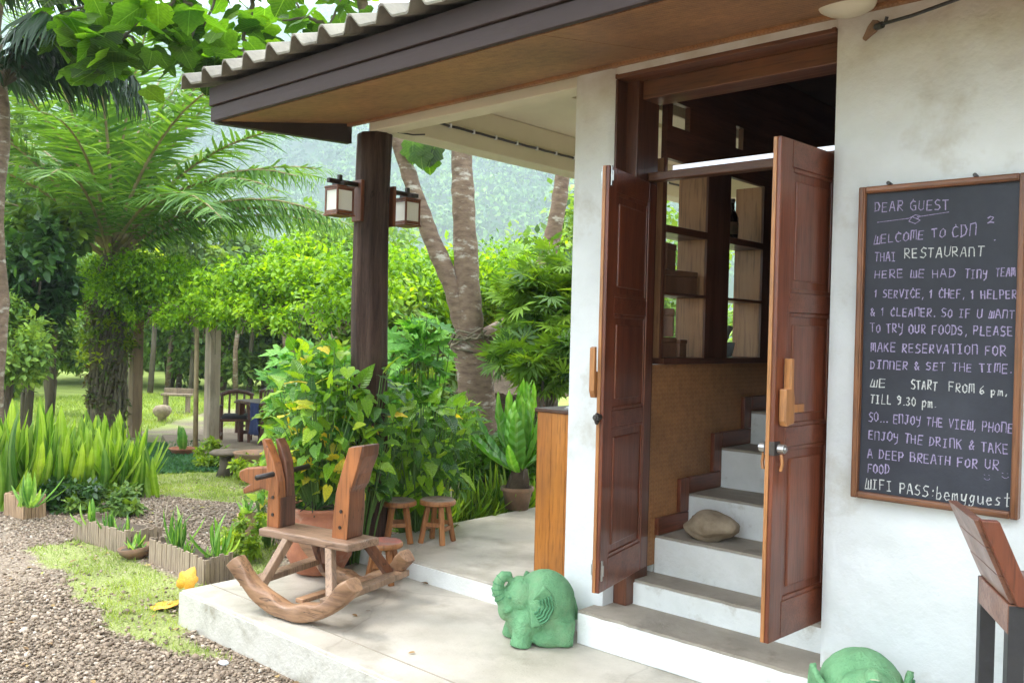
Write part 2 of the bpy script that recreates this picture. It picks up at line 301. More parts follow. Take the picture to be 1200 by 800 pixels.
# ------------------------------------------------------------------ tagging and building helpers
def tag(o, label, cat, group=None, kind=None):
    o['label'] = label; o['category'] = cat
    if group: o['group'] = group
    if kind: o['kind'] = kind
    return o
def thing(name, label, cat, loc=(0, 0, 0), rz=0., group=None):
    o = bpy.data.objects.new(name, None); COL.objects.link(o); o.empty_display_size = .1
    o.location = loc; o.rotation_euler = (0, 0, rz); return tag(o, label, cat, group)
def link(name, me, parent=None, mat=None):
    o = bpy.data.objects.new(name, me); COL.objects.link(o)
    if parent: o.parent = parent
    return o
KIDS = {}
def copy_tree(o, parent=None, loc=None, rz=None, scale=None):
    c = o.copy(); COL.objects.link(c)
    if parent is not None: c.parent = parent
    if loc is not None: c.location = loc
    if rz is not None: c.rotation_euler = (0, 0, rz)
    if scale is not None: c.scale = (scale,) * 3
    for ch in list(o.children): copy_tree(ch, c)
    return c
class MB:
    def __init__(s): s.v = []; s.f = []
    def add(s, V, F):
        b = len(s.v); s.v += [tuple(p) for p in V]; s.f += [tuple(b + i for i in f) for f in F]; return s
    def box(s, c, d, rot=None):
        V = [Vector((x * d[0] / 2, y * d[1] / 2, z * d[2] / 2)) for x in (-1, 1) for y in (-1, 1) for z in (-1, 1)]
        if rot is not None: V = [rot @ v for v in V]
        c = Vector(c)
        return s.add([v + c for v in V], [(0, 1, 3, 2), (4, 6, 7, 5), (0, 4, 5, 1), (2, 3, 7, 6), (0, 2, 6, 4), (1, 5, 7, 3)])
    def bb(s, x0, x1, y0, y1, z0, z1): return s.box(((x0 + x1) / 2, (y0 + y1) / 2, (z0 + z1) / 2), (abs(x1 - x0), abs(y1 - y0), abs(z1 - z0)))
    def beam(s, a, b, w, h, up=(0, 0, 1), w2=None, h2=None):
        a, b = Vector(a), Vector(b); d = (b - a).normalized(); up = Vector(up)
        if abs(d.dot(up)) > .98: up = Vector((1, 0, 0))
        x = d.cross(up).normalized(); y = x.cross(d); V = []
        for p, ww, hh in ((a, w, h), (b, w2 or w, h2 or h)):
            V += [p + x * sx * ww / 2 + y * sy * hh / 2 for sx, sy in ((-1, -1), (1, -1), (1, 1), (-1, 1))]
        return s.add(V, [(3, 2, 1, 0), (4, 5, 6, 7), (0, 1, 5, 4), (1, 2, 6, 5), (2, 3, 7, 6), (3, 0, 4, 7)])
    def tube(s, pts, rad, seg=8, cap=True, wob=0., flat=1.):
        pts = [Vector(p) for p in pts]; n = len(pts); rad = rad if hasattr(rad, '__len__') else [rad] * n
        V = []; F = []; px = None
        for i, p in enumerate(pts):
            d = (pts[min(i + 1, n - 1)] - pts[max(i - 1, 0)]).normalized()
            if px is None:
                px = d.cross(Vector((0, 0, 1)));
                if px.length < .05: px = Vector((1, 0, 0))
            px = (px - d * px.dot(d)).normalized(); py = d.cross(px)
            for k in range(seg):
                a = 2 * PI * k / seg; r = rad[i] * (1 + (random.uniform(-wob, wob) if wob else 0))
                V.append(p + px * math.cos(a) * r + py * math.sin(a) * r * flat)
        for i in range(n - 1):
            for k in range(seg):
                k2 = (k + 1) % seg; F.append((i * seg + k, i * seg + k2, (i + 1) * seg + k2, (i + 1) * seg + k))
        if cap: F += [tuple(range(seg - 1, -1, -1)), tuple((n - 1) * seg + k for k in range(seg))]
        return s.add(V, F)
    def lathe(s, prof, c=(0, 0, 0), seg=28, wob=0.):
        V = []; F = []; n = len(prof)
        for r, z in prof:
            for k in range(seg):
                a = 2 * PI * k / seg; rr = r * (1 + wob * math.sin(3 * a + z * 9))
                V.append((c[0] + rr * math.cos(a), c[1] + rr * math.sin(a), c[2] + z))
        for i in range(n - 1):
            for k in range(seg):
                k2 = (k + 1) % seg; F.append((i * seg + k, i * seg + k2, (i + 1) * seg + k2, (i + 1) * seg + k))
        F += [tuple(range(seg - 1, -1, -1)), tuple((n - 1) * seg + k for k in range(seg))]
        return s.add(V, F)
    def prism(s, poly, t0, t1, fn):
        """outline poly (a,b) extruded from t0 to t1; fn(a,b,t)->xyz"""
        n = len(poly); V = [fn(a, b, t0) for a, b in poly] + [fn(a, b, t1) for a, b in poly]
        F = [tuple(range(n - 1, -1, -1)), tuple(range(n, 2 * n))] + [(i, (i + 1) % n, n + (i + 1) % n, n + i) for i in range(n)]
        return s.add(V, F)
    def mesh(s, name, mat, smooth=False):
        me = bpy.data.meshes.new(name); me.from_pydata(s.v, [], s.f); me.materials.append(M[mat])
        bm = bmesh.new(); bm.from_mesh(me); bmesh.ops.recalc_face_normals(bm, faces=bm.faces); bm.to_mesh(me); bm.free()
        if smooth: me.polygons.foreach_set('use_smooth', [True] * len(me.polygons))
        me.update(); return me
    def build(s, name, mat, parent=None, bevel=0., smooth=False, seg=2, stuff=False):
        o = link(name, s.mesh(name, mat, smooth), parent)
        if bevel:
            b = o.modifiers.new('bevel', 'BEVEL'); b.width = bevel; b.segments = seg; b.limit_method = 'ANGLE'; b.angle_limit = .6
        if stuff: o['kind'] = 'stuff'
        return o
def npmesh(name, V, F, mat, rnd=None, smooth=False):
    """V (n,3), F (m,k) arrays; rnd per face"""
    me = bpy.data.meshes.new(name); k = F.shape[1]
    me.vertices.add(len(V)); me.vertices.foreach_set('co', np.ascontiguousarray(V, dtype=np.float32).ravel())
    me.loops.add(F.size); me.loops.foreach_set('vertex_index', np.ascontiguousarray(F, dtype=np.int32).ravel())
    me.polygons.add(len(F)); me.polygons.foreach_set('loop_start', np.arange(0, F.size, k, dtype=np.int32))
    me.update(calc_edges=True)
    if rnd is not None:
        a = me.attributes.new('rnd', 'FLOAT', 'FACE'); a.data.foreach_set('value', np.ascontiguousarray(rnd, dtype=np.float32))
    if smooth: me.polygons.foreach_set('use_smooth', [True] * len(F))
    me.materials.append(M[mat]); return me
def unit(a): return a / (np.linalg.norm(a, axis=-1, keepdims=True) + 1e-9)
LT = dict(   # leaf templates: verts (side, along, up), quads
    oval=(np.array([(0, 0, 0), (.26, .35, .04), (0, .5, -.03), (-.26, .35, .04), (.2, .75, .0), (0, 1, -.1), (-.2, .75, .0)]), np.array([(0, 1, 2, 3), (1, 4, 5, 2), (3, 2, 5, 6)])),
    diamond=(np.array([(0, 0, 0), (.3, .45, .05), (0, 1, -.08), (-.3, .45, .05)]), np.array([(0, 1, 2, 3)])),
    narrow=(np.array([(0, 0, 0), (.10, .5, .03), (0, 1, -.12), (-.10, .5, .03)]), np.array([(0, 1, 2, 3)])),
    blade=(np.array([(-.06, 0, 0), (.06, 0, 0), (.04, .6, -.06), (-.04, .6, -.06), (.0, 1, -.24), (-.01, 1, -.24)]), np.array([(0, 1, 2, 3), (3, 2, 4, 5)])),
)
def cloud(P, D, Nn, S, tpl, rnd):
    T, Q = LT[tpl]; n = len(P); D = unit(D); Nn = unit(Nn - D * (Nn * D).sum(-1, keepdims=True)); Sd = np.cross(D, Nn); S = np.asarray(S).reshape(-1, 1, 1)
    V = P[:, None] + S * (T[None, :, 0:1] * Sd[:, None] + T[None, :, 1:2] * D[:, None] + T[None, :, 2:3] * Nn[:, None])
    F = Q[None] + (np.arange(n) * len(T))[:, None, None]
    return V.reshape(-1, 3), F.reshape(-1, 4), np.repeat(rnd, len(Q))
def rdir(n): return unit(RN.normal(size=(n, 3)))
def crown(c, r, n, size, tpl='diamond', clumps=40, spread=.28, shell=.55, flat=0., lightbias=.3):
    """leaf clumps scattered through an ellipsoid, gaps between"""
    c = np.array(c, float); r = np.array(r, float)
    q = rdir(clumps) * (shell + (1 - shell) * RN.random((clumps, 1))) ; q[:, 2] = np.where(q[:, 2] < -.55, q[:, 2] * .5, q[:, 2])
    sz = RN.uniform(.5, 1.3, clumps); tone = RN.normal(0, .14, clumps)
    k = RN.integers(0, clumps, n); off = rdir(n) * (RN.random((n, 1)) ** .5) * spread * sz[k][:, None]
    P = c + (q[k] + off) * r
    D = rdir(n) * .8 + off * 2.0 + np.array([0, 0, -.25]); Nn = rdir(n) * .5 + np.array([0, 0, 1.])
    rnd = np.clip(.45 + tone[k] + RN.normal(0, .16, n), 0, 1)
    return cloud(P, D, Nn, size * RN.uniform(.6, 1.25, n), tpl, rnd)
def join(parts):
    Vs, Fs, Rs = [], [], []; b = 0
    for V, F, R in parts: Vs.append(V); Fs.append(F + b); Rs.append(R); b += len(V)
    return np.concatenate(Vs), np.concatenate(Fs), np.concatenate(Rs)

# lattice noise for real relief
_lat = RN.random((64, 64))
def vnoise(x, y):
    xi = np.floor(x).astype(int); yi = np.floor(y).astype(int); fx = x - xi; fy = y - yi; fx = fx * fx * (3 - 2 * fx); fy = fy * fy * (3 - 2 * fy)
    g = lambda a, b: _lat[a % 64, b % 64]
    return (g(xi, yi) * (1 - fx) + g(xi + 1, yi) * fx) * (1 - fy) + (g(xi, yi + 1) * (1 - fx) + g(xi + 1, yi + 1) * fx) * fy
def fbm(x, y, o=4):
    s = 0; a = .5
    for i in range(o): s = s + a * vnoise(x * 2 ** i + 7.3 * i, y * 2 ** i + 3.1 * i); a *= .5
    return s

# ================================================================== SETTING
# ground: one sheet, finer near by, gently falling away from the house
def spaced(lo, hi, fine, far_lo, far_hi):
    a = list(np.arange(lo, hi, fine)); s = fine; x = lo
    while x > far_lo: s *= 1.35; x -= s; a.insert(0, x)
    s = fine; x = a[-1]
    while x < far_hi: s *= 1.35; x += s; a.append(x)
    return np.array(a)
def inpoly(px, py, poly):
    r = np.zeros(px.shape, bool); n = len(poly)
    for i in range(n):
        x0, y0 = poly[i]; x1, y1 = poly[(i + 1) % n]
        c = ((y0 > py) != (y1 > py)); r ^= c & (px < (x1 - x0) * (py - y0) / ((y1 - y0) + 1e-9) + x0)
    return r
def gpoly(pts): return [tuple(gp(p)[:2]) for p in pts]
PATCH = gpoly([(45, 645), (90, 630), (150, 648), (178, 664), (240, 688), (275, 680), (230, 745), (275, 775), (215, 765), (160, 745), (118, 718), (70, 690)])
STRIP = gpoly([(120, 566), (150, 548), (215, 552), (300, 546), (345, 556), (330, 592), (250, 588), (180, 580)])
COVER = gpoly([(128, 515), (205, 506), (262, 530), (300, 548), (220, 556), (150, 560), (120, 545)])
SIDE = gpoly([(268, 620), (335, 612), (330, 680), (280, 680)])
LAWN = gpoly([(-900, 455), (420, 455), (700, 462), (640, 505), (345, 503), (200, 497), (165, 506), (60, 530), (-400, 560)])
PATHB = gpoly([(166, 512), (205, 494), (250, 481), (330, 476), (345, 490), (262, 490), (208, 513)])
def ground_masks(X, Y):
    wob = (fbm(X * 2.1 + 3, Y * 2.1) - .47) * .5; x, y = X + wob, Y + wob * .7
    g = inpoly(x, y, PATCH) | inpoly(x, y, STRIP) | inpoly(x, y, SIDE)
    lawn = inpoly(X, Y, LAWN) & ~inpoly(X, Y, PATHB); cov = inpoly(x, y, COVER)
    return g, lawn, cov
gxs = spaced(-14, 0, .07, -1500, 1500); gys = spaced(-1.5, 8, .07, -1500, 1800)
GX, GY = np.meshgrid(gxs, gys, indexing='ij'); g, lawn, cov = ground_masks(GX, GY)
GZ = gz(GX, GY) + (fbm(GX * 1.3, GY * 1.3) - .47) * .03
nx, ny = GX.shape; idx = np.arange(nx * ny).reshape(nx, ny)
F = np.stack([idx[:-1, :-1], idx[1:, :-1], idx[1:, 1:], idx[:-1, 1:]], -1).reshape(-1, 4)
m, n, b = nodes('ground_mat')
at = N(n, 'ShaderNodeAttribute', attribute_name='green'); mp = coords(n, rnd=False)
n1 = N(n, 'ShaderNodeTexNoise', Scale=55., Detail=8); n2 = N(n, 'ShaderNodeTexNoise', Scale=1.6, Detail=6); vo = N(n, 'ShaderNodeTexVoronoi', Scale=48.)
for q in (n1, n2, vo): n.links.new(mp.outputs[0], q.inputs['Vector'])
r1 = ramp(n, [(.25, (.11, .08, .055)), (.55, (.24, .185, .135)), (.8, (.38, .31, .24))]); n.links.new(n1.outputs[0], r1.inputs[0])
r2 = ramp(n, [(.2, (.20, .27, .05)), (.8, (.36, .44, .09))]); n.links.new(n1.outputs[0], r2.inputs[0])
r3 = ramp(n, [(.3, (.75, .75, .75)), (.7, (1.1, 1.1, 1.1))]); n.links.new(n2.outputs[0], r3.inputs[0])
mi = N(n, 'ShaderNodeMixRGB'); n.links.new(at.outputs['Fac'], mi.inputs[0]); n.links.new(r1.outputs[0], mi.inputs[1]); n.links.new(r2.outputs[0], mi.inputs[2])
mu = N(n, 'ShaderNodeMixRGB', blend_type='MULTIPLY'); mu.inputs[0].default_value = 1; n.links.new(mi.outputs[0], mu.inputs[1]); n.links.new(r3.outputs[0], mu.inputs[2])
n.links.new(mu.outputs[0], b.inputs['Base Color']); b.inputs['Roughness'].default_value = .95
bu = N(n, 'ShaderNodeBump', Strength=.8, Distance=.015); n.links.new(vo.outputs[0], bu.inputs['Height']); n.links.new(bu.outputs[0], b.inputs['Normal'])
me = npmesh('ground', np.stack([GX, GY, GZ], -1).reshape(-1, 3), F, 'ground_mat', smooth=True)
gr = np.clip(g * .62 + lawn * 1. + cov * .4 + (np.hypot(GX, GY) > 23) * 1., 0, 1).ravel()
a = me.attributes.new('green', 'FLOAT', 'POINT'); a.data.foreach_set('value', gr.astype(np.float32))
o = link('ground', me); o['kind'] = 'structure'

# slabs (poured concrete, real kerb steps)
def slab(name, x0, x1, y0, y1, z0, z1, mat):
    s = MB(); s.bb(x0, x1, y0, y1, z0, z1); return s.build(name, mat, None, .012, seg=2)
o = slab('porch_slab', -4.47, 3.0, 2.34, 3.42, -.4, 0., 'slab_concrete'); o['kind'] = 'structure'
e = MB(); e.bb(-4.474, 3.0, 2.334, 2.352, -.40, -.014); ed = e.build('slab_edge', 'slab_edge', o); 
e = MB(); e.bb(-4.476, -4.466, 2.36, 3.4, -.40, -.014); e.build('slab_edge', 'slab_edge', o)
# narrow joint that runs along the porch slab
e = MB(); e.bb(-4.46, 3.0, 2.50, 2.508, -.002, .0015); e.build('joint', 'tread_concrete', o)
o = slab('terrace_slab', -4.40, -2.70, 3.385, 7.2, -.6, .1, 'slab_concrete'); o['kind'] = 'structure'
e = MB(); e.bb(-4.395, -2.70, 3.377, 3.386, -.05, .088); e.build('slab_edge', 'white_riser', o)

# pebbles of the gravel drive
def icos():
    t = (1 + 5 ** .5) / 2
    V = unit(np.array([(-1, t, 0), (1, t, 0), (-1, -t, 0), (1, -t, 0), (0, -1, t), (0, 1, t), (0, -1, -t), (0, 1, -t), (t, 0, -1), (t, 0, 1), (-t, 0, -1), (-t, 0, 1)], float))
    Fc = np.array([(0, 11, 5), (0, 5, 1), (0, 1, 7), (0, 7, 10), (0, 10, 11), (1, 5, 9), (5, 11, 4), (11, 10, 2), (10, 7, 6), (7, 1, 8), (3, 9, 4), (3, 4, 2), (3, 2, 6), (3, 6, 8), (3, 8, 9), (4, 9, 5), (2, 4, 11), (6, 2, 10), (8, 6, 7), (9, 8, 1)])
    return V, Fc
IV, IF = icos()
n0 = 165000; X = RN.uniform(-9.5, -1.2, n0); Y = RN.uniform(-1.2, 5.2, n0)
P = project(np.stack([X, Y, gz(X, Y)], -1)); g, lawn, cov = ground_masks(X, Y)
dens = np.where(P[:, 2] < 5.4, 1., .6); keep = (P[:, 2] > 2.2) & (P[:, 0] > -160) & (P[:, 0] < 900) & (P[:, 1] < 1000) & (RN.random(n0) < dens)
keep &= ~(g & (RN.random(n0) < .88)) & ~cov & ~((X > -4.49) & (Y > 2.32)) & ~((X > -4.5) & (Y > 3.3))
X, Y = X[keep], Y[keep]; k = len(X); S = .0055 + .0080 * RN.random(k) ** 1.8
S *= np.where(RN.random(k) < .03, 1.7, 1)
A = IV[None] * (S[:, None, None] * np.stack([RN.uniform(.8, 1.3, k), RN.uniform(.7, 1.1, k), RN.uniform(.4, .75, k)], -1)[:, None]) * RN.uniform(.75, 1.2, (k, 12, 1))
th = RN.uniform(0, 6.28, k); c_, s_ = np.cos(th)[:, None], np.sin(th)[:, None]; til = RN.normal(0, .35, k)[:, None]
Vx = A[..., 0] * c_ - A[..., 1] * s_; Vy = A[..., 0] * s_ + A[..., 1] * c_; Vz = A[..., 2] + Vx * til
V = np.stack([Vx + X[:, None], Vy + Y[:, None], Vz + (gz(X, Y) + S * .25 + RN.random(k) * .004)[:, None]], -1)
m, n, b = nodes('pebble'); at = N(n, 'ShaderNodeAttribute', attribute_name='rnd')
r = ramp(n, [(0, (.10, .070, .046)), (.35, (.22, .158, .108)), (.75, (.35, .265, .19)), (.97, (.42, .34, .265)), (1, (.50, .45, .38))]); n.links.new(at.outputs['Fac'], r.inputs[0]); n.links.new(r.outputs[0], b.inputs['Base Color']); b.inputs['Roughness'].default_value = .8
me = npmesh('gravel', V.reshape(-1, 3), (IF[None] + (np.arange(k) * 12)[:, None, None]).reshape(-1, 3), 'pebble', np.repeat(RN.random(k), 20))
o = link('gravel', me); tag(o, 'brown and grey gravel covering the drive beside the porch', 'gravel', kind='stuff')

# grass
def grass(name, label, n0, box, fn, h, mat, tpl='blade', wide=1., up=1.4):
    X = RN.uniform(box[0], box[1], n0); Y = RN.uniform(box[2], box[3], n0); k = fn(X, Y); X, Y = X[k], Y[k]; k = len(X)
    P = np.stack([X, Y, gz(X, Y) + .002], -1); D = rdir(k) * .8; D[:, 2] = abs(D[:, 2]) + up * .5
    V, F, R = cloud(P, D, rdir(k), h * RN.uniform(.5, 1.3, k), tpl, np.clip(fbm(X * 1.5, Y * 1.5) + RN.normal(0, .18, k), 0, 1))
    o = link(name, npmesh(name, V, F, mat, R)); tag(o, label, 'grass', kind='stuff'); return o
notslab = lambda X, Y: ~((X > -4.49) & (Y > 2.32))
def _patch(X, Y):
    g, l, c = ground_masks(X, Y); return g & notslab(X, Y) & (RN.random(len(X)) < .25 + 1.5 * np.clip(fbm(X * 5, Y * 5) - .35, 0, 1) * 1.6)
grass('grass', 'short yellowish grass growing beside the gravel and the path', 230000, (-11.5, -3.2, 1.6, 7.5), _patch, .032, 'grass_blade')
def _cov(X, Y): return ground_masks(X, Y)[2]
o = grass('ground_cover', 'low dark green creeping ground cover before the pergola', 90000, (-14, -7.5, 2.5, 7.8), _cov, .055, 'ground_cover', 'diamond', up=.6); o['category'] = 'ground cover'
def _lawn(X, Y):
    l = ground_masks(X, Y)[1]; d = project(np.stack([X, Y, gz(X, Y)], -1)); return l & (d[:, 0] > -60) & (d[:, 0] < 720) & (d[:, 2] > 6)
o = grass('lawn_grass', 'bright mown lawn behind the pergola', 150000, (-26, -8, 1, 18), _lawn, .085, 'grass_blade', up=1.)

# far hillside with its forest
hz = []; ax = _u(-ROT[:, 2] * np.array([1, 1, 0])); sd_ = np.array([-ax[1], ax[0], 0.]) * -1
def hill_h(u, v):     # u sideways (right +), v forward from camera
    u = u / 3.5; v = v / 3.5
    base = np.clip((v - 150) / 190., 0, 1); prof = 128 - .00050 * (u + 150) ** 2 - .12 * np.clip(u + 30, 0, 400)
    return 3.2 * (np.maximum(prof * base ** .8 * (1 + .22 * (fbm(u * .012 + 5, v * .012) - .47)), 0) + 18 * (fbm(u * .03, v * .03 + 9) - .47) * base)
us = np.linspace(-1470, 1470, 160); vs = np.linspace(490, 1650, 90); U, Vv = np.meshgrid(us, vs, indexing='ij')
HP = ax * Vv[..., None] + sd_ * U[..., None]; HP[..., 2] = hill_h(U, Vv) - 1.
idx = np.arange(U.size).reshape(U.shape); F = np.stack([idx[:-1, :-1], idx[1:, :-1], idx[1:, 1:], idx[:-1, 1:]], -1).reshape(-1, 4)
plain('hill_soil', (.04, .075, .025), .95, (.02, .04, .015), .05)
o = link('hillside', npmesh('hillside', HP.reshape(-1, 3), F, 'hill_soil', smooth=True)); o['kind'] = 'structure'
k = 9000; u = RN.uniform(-800, 620, k); v = 520 + 760 * RN.random(k) ** .9; s = RN.uniform(6., 15., k); h = hill_h(u, v)
C0 = ax * v[:, None] + sd_ * u[:, None]; C0[:, 2] = h + s * .5; tone = .1 + .8 * fbm(u * .014, v * .014) + RN.normal(0, .22, k)
q = 34; off = rdir(k * q).reshape(k, q, 3); off[..., 2] = np.abs(off[..., 2]) * 1.1; P = (C0[:, None] + off * s[:, None, None]).reshape(-1, 3); of = off.reshape(-1, 3)
V, F, Rr = cloud(P, rdir(k * q) + np.array([0, 0, -.3]), of + rdir(k * q) * .5, 4.6 * RN.uniform(.5, 1.2, k * q), 'diamond', np.clip(np.repeat(tone, q) + RN.normal(0, .14, k * q), 0, 1))
o = link('hillside_forest', npmesh('hillside_forest', V, F, 'hill_trees', Rr))
tag(o, 'forest covering the hazy hillside behind the garden', 'forest', kind='stuff')

# ================================================================== HOUSE
WY = 3.35
house = thing('house', 'white plastered restaurant house with dark eaves and an open doorway', 'house', (-2.0, WY, 0))
HO = Vector(house.location)
def hp(name, mb, mat, bevel=0., parent=None, **k):
    o = mb.build(name, mat, parent or house, bevel, **k)
    if parent is None or parent is house: o.location = -HO      # built in world coordinates
    return o
def plaster_wall(name, x0, x1, z0, z1, y1, step=.022, amp=.024, round_=.012):
    """front face with hand-trowelled relief, thick back"""
    nxs = max(2, int((x1 - x0) / step)); nzs = max(2, int((z1 - z0) / step))
    xs = np.linspace(x0, x1, nxs + 1); zs = np.linspace(z0, z1, nzs + 1); A, B = np.meshgrid(xs, zs, indexing='ij')
    d = (fbm(A * 2.4 + 11, B * 2.4 + 5, 5) - .47) * 2 * amp + (fbm(A * 11, B * 11 + 3, 3) - .47) * amp * .45
    ex = np.minimum(np.minimum(A - x0, x1 - A), B * 0 + 9); rd = np.clip(ex / .03, 0, 1); d = d * rd + round_ * (1 - np.sqrt(np.clip(1 - (1 - rd) ** 2, 0, 1)))
    Vf = np.stack([A, WY + d, B], -1).reshape(-1, 3).tolist(); I = np.arange((nxs + 1) * (nzs + 1)).reshape(nxs + 1, nzs + 1)
    Fc = np.stack([I[:-1, :-1], I[1:, :-1], I[1:, 1:], I[:-1, 1:]], -1).reshape(-1, 4).tolist()
    ring = list(I[:, 0]) + list(I[-1, 1:]) + list(I[::-1, -1][1:]) + list(I[0, ::-1][1:-1]); nb = len(Vf)
    for i in ring: p = Vf[i]; Vf.append([p[0], y1, p[2]])
    for q in range(len(ring)): q2 = (q + 1) % len(ring); Fc.append([ring[q], nb + q, nb + q2, ring[q2]])
    Fc.append(list(range(nb, nb + len(ring))))
    s = MB(); s.v = [tuple(p) for p in Vf]; s.f = [tuple(int(i) for i in f) for f in Fc]
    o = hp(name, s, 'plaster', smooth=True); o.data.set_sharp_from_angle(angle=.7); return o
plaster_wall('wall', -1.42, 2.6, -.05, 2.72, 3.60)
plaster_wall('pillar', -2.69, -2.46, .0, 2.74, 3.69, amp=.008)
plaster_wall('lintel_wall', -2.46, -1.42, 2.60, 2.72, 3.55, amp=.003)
# inner side wall of the stair, niches open to the terrace
s = MB()
s.bb(-2.575, -2.41, 3.692, 6.2, .10, 1.27); hp('side_wall', s, 'plaster_smooth')
s = MB(); s.bb(-2.409, -2.40, 3.62, 6.2, .30, 1.268); hp('wall_mat_panel', s, 'wall_mat')
s = MB(); s.bb(-2.60, -2.375, 3.695, 6.2, 1.27, 1.30); hp('sill', s, 'frame_wood_y', .003)
for y0, y1, nm in ((3.692, 3.71, 'jamb'), (4.10, 4.335, 'niche_divider'), (4.715, 6.2, 'wood_wall')):
    s = MB(); s.bb(-2.57, -2.405, y0, y1, 1.30, 2.27); hp(nm, s, 'niche_wood', .003)
    s = MB(); s.bb(-2.404, -2.392, y0, y1, 1.30, 2.27); hp('face_board', s, 'frame_wood')
for y0, y1, zz in ((3.71, 4.10, (1.615, 1.93)), (4.335, 4.715, (1.615, 1.93))):
    for z, t in zip(zz, (.014, .036)):
        s = MB(); s.bb(-2.565, -2.39, y0, y1, z - t / 2, z + t / 2); hp('shelf', s, 'frame_wood_y', .002)
s = MB(); s.bb(-2.42, -2.39, 3.692, 6.2, 2.27, 2.43); hp('upper_band', s, 'frame_wood_y')
ys = [3.692, 3.74, 3.90, 4.37, 4.45, 6.2]
for i in (0, 2, 4):
    s = MB(); s.bb(-2.42, -2.39, ys[i], ys[i + 1], 2.43, 2.55); hp('upper_panel', s, 'frame_wood_y')
s = MB(); s.bb(-2.42, -2.39, 3.692, 6.2, 2.55, 2.90); hp('upper_band', s, 'frame_wood_y')
# dark interior
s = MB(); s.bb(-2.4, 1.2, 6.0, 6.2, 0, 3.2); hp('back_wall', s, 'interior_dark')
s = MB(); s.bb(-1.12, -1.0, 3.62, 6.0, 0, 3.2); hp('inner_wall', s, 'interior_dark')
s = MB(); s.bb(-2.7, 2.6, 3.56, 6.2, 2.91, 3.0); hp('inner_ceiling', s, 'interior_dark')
m, n, b = nodes('band_glow'); b.inputs['Base Color'].default_value = (.8, .85, .95, 1); b.inputs['Emission Color'].default_value = (.85, .90, 1, 1); b.inputs['Emission Strength'].default_value = .42
s = MB(); s.bb(-2.37, -1.14, 3.72, 3.75, 2.192, 2.232); hp('bright_band', s, 'band_glow')  # bright band above the transom rail; its brightness is put in as emission
# door frame
s = MB(); s.bb(-2.458, -2.385, 3.44, 3.615, .15, 2.60); hp('door_jamb', s, 'frame_wood', .005)
s = MB(); s.bb(-1.452, -1.422, 3.44, 3.615, .15, 2.60); hp('door_jamb', s, 'frame_wood', .005)
s = MB(); s.bb(-2.384, -1.453, 3.53, 3.59, 2.13, 2.17); hp('transom_rail', s, 'lintel_wood', .005)
s = MB(); s.bb(-2.384, -1.453, 3.47, 3.612, 2.50, 2.585); hp('door_head', s, 'lintel_wood', .005)
s = MB(); s.bb(-2.458, -1.424, 3.352, 3.468, 2.582, 2.604); hp('lintel_board', s, 'lintel_wood', .003)
s = MB(); s.bb(-2.459, -2.447, 3.36, 3.438, 2.16, 2.58); hp('reveal_board', s, 'frame_wood', .002)
# stair
st = [(.0, .15, 3.225, -2.50, .02), (.15, .262, 3.50, -2.455, .02), (.262, .44, 3.69, -2.40, .02), (.44, .612, 3.97, -2.40, .02), (.612, .82, 4.29, -2.40, .02), (.82, 1.0, 4.61, -2.40, .02), (1.0, 1.18, 4.93, -2.40, .02)]
for i, (z0, z1, y, x0, _) in enumerate(st):
    yb = st[i + 1][2] + .06 if i + 1 < len(st) else 6.0
    x1 = (-.95 if i == 0 else (-1.425 if i == 1 else -1.13))
    s = MB(); s.bb(x0, x1, y, yb + (.0 if i else .02), z0 - (.0 if i == 0 else .05), z1 - .012); ro = hp('stair_step', s, 'white_riser', .006)
    # tread skim coat, ragged at the nosing
    xs = np.linspace(x0, x1, 46); V = []; F = []
    for x in xs:
        e = y + .004 + .012 * fbm(np.array(x * 14 + i * 5), np.array(2.2), 3) * 2 - .006
        V += [(x, e, z1), (x, yb - .03, z1), (x, e, z1 - .012 - .018 * max(0, float(fbm(np.array(x * 9 + i * 3.), np.array(5.2), 3)) - .42)), (x, yb - .03, z1 - .012)]
    for q in range(len(xs) - 1):
        a_, b_ = q * 4, q * 4 + 4; F += [(a_, b_, b_ + 1, a_ + 1), (a_, a_ + 2, b_ + 2, b_), (a_ + 2, a_ + 3, b_ + 3, b_ + 2)]
    F += [(0, 1, 3, 2), (b_, b_ + 2, b_ + 3, b_ + 1)]
    s = MB(); s.v = V; s.f = F; tr = s.build('tread', 'tread_concrete', ro)
# stepped skirting boards
for i in range(2, 6):
    z1 = st[i][1]; y, yn = st[i][2], st[i + 1][2]
    s = MB(); s.bb(-2.402, -2.378, y + .0, yn - .002, z1 + .002, z1 + .085); hp('skirting', s, 'door_wood_x', .004)
    s = MB(); s.bb(-2.402, -2.3775, yn - .085, yn - .004, z1 + .087, st[i + 1][1] + .083); hp('skirting', s, 'door_wood', .004)

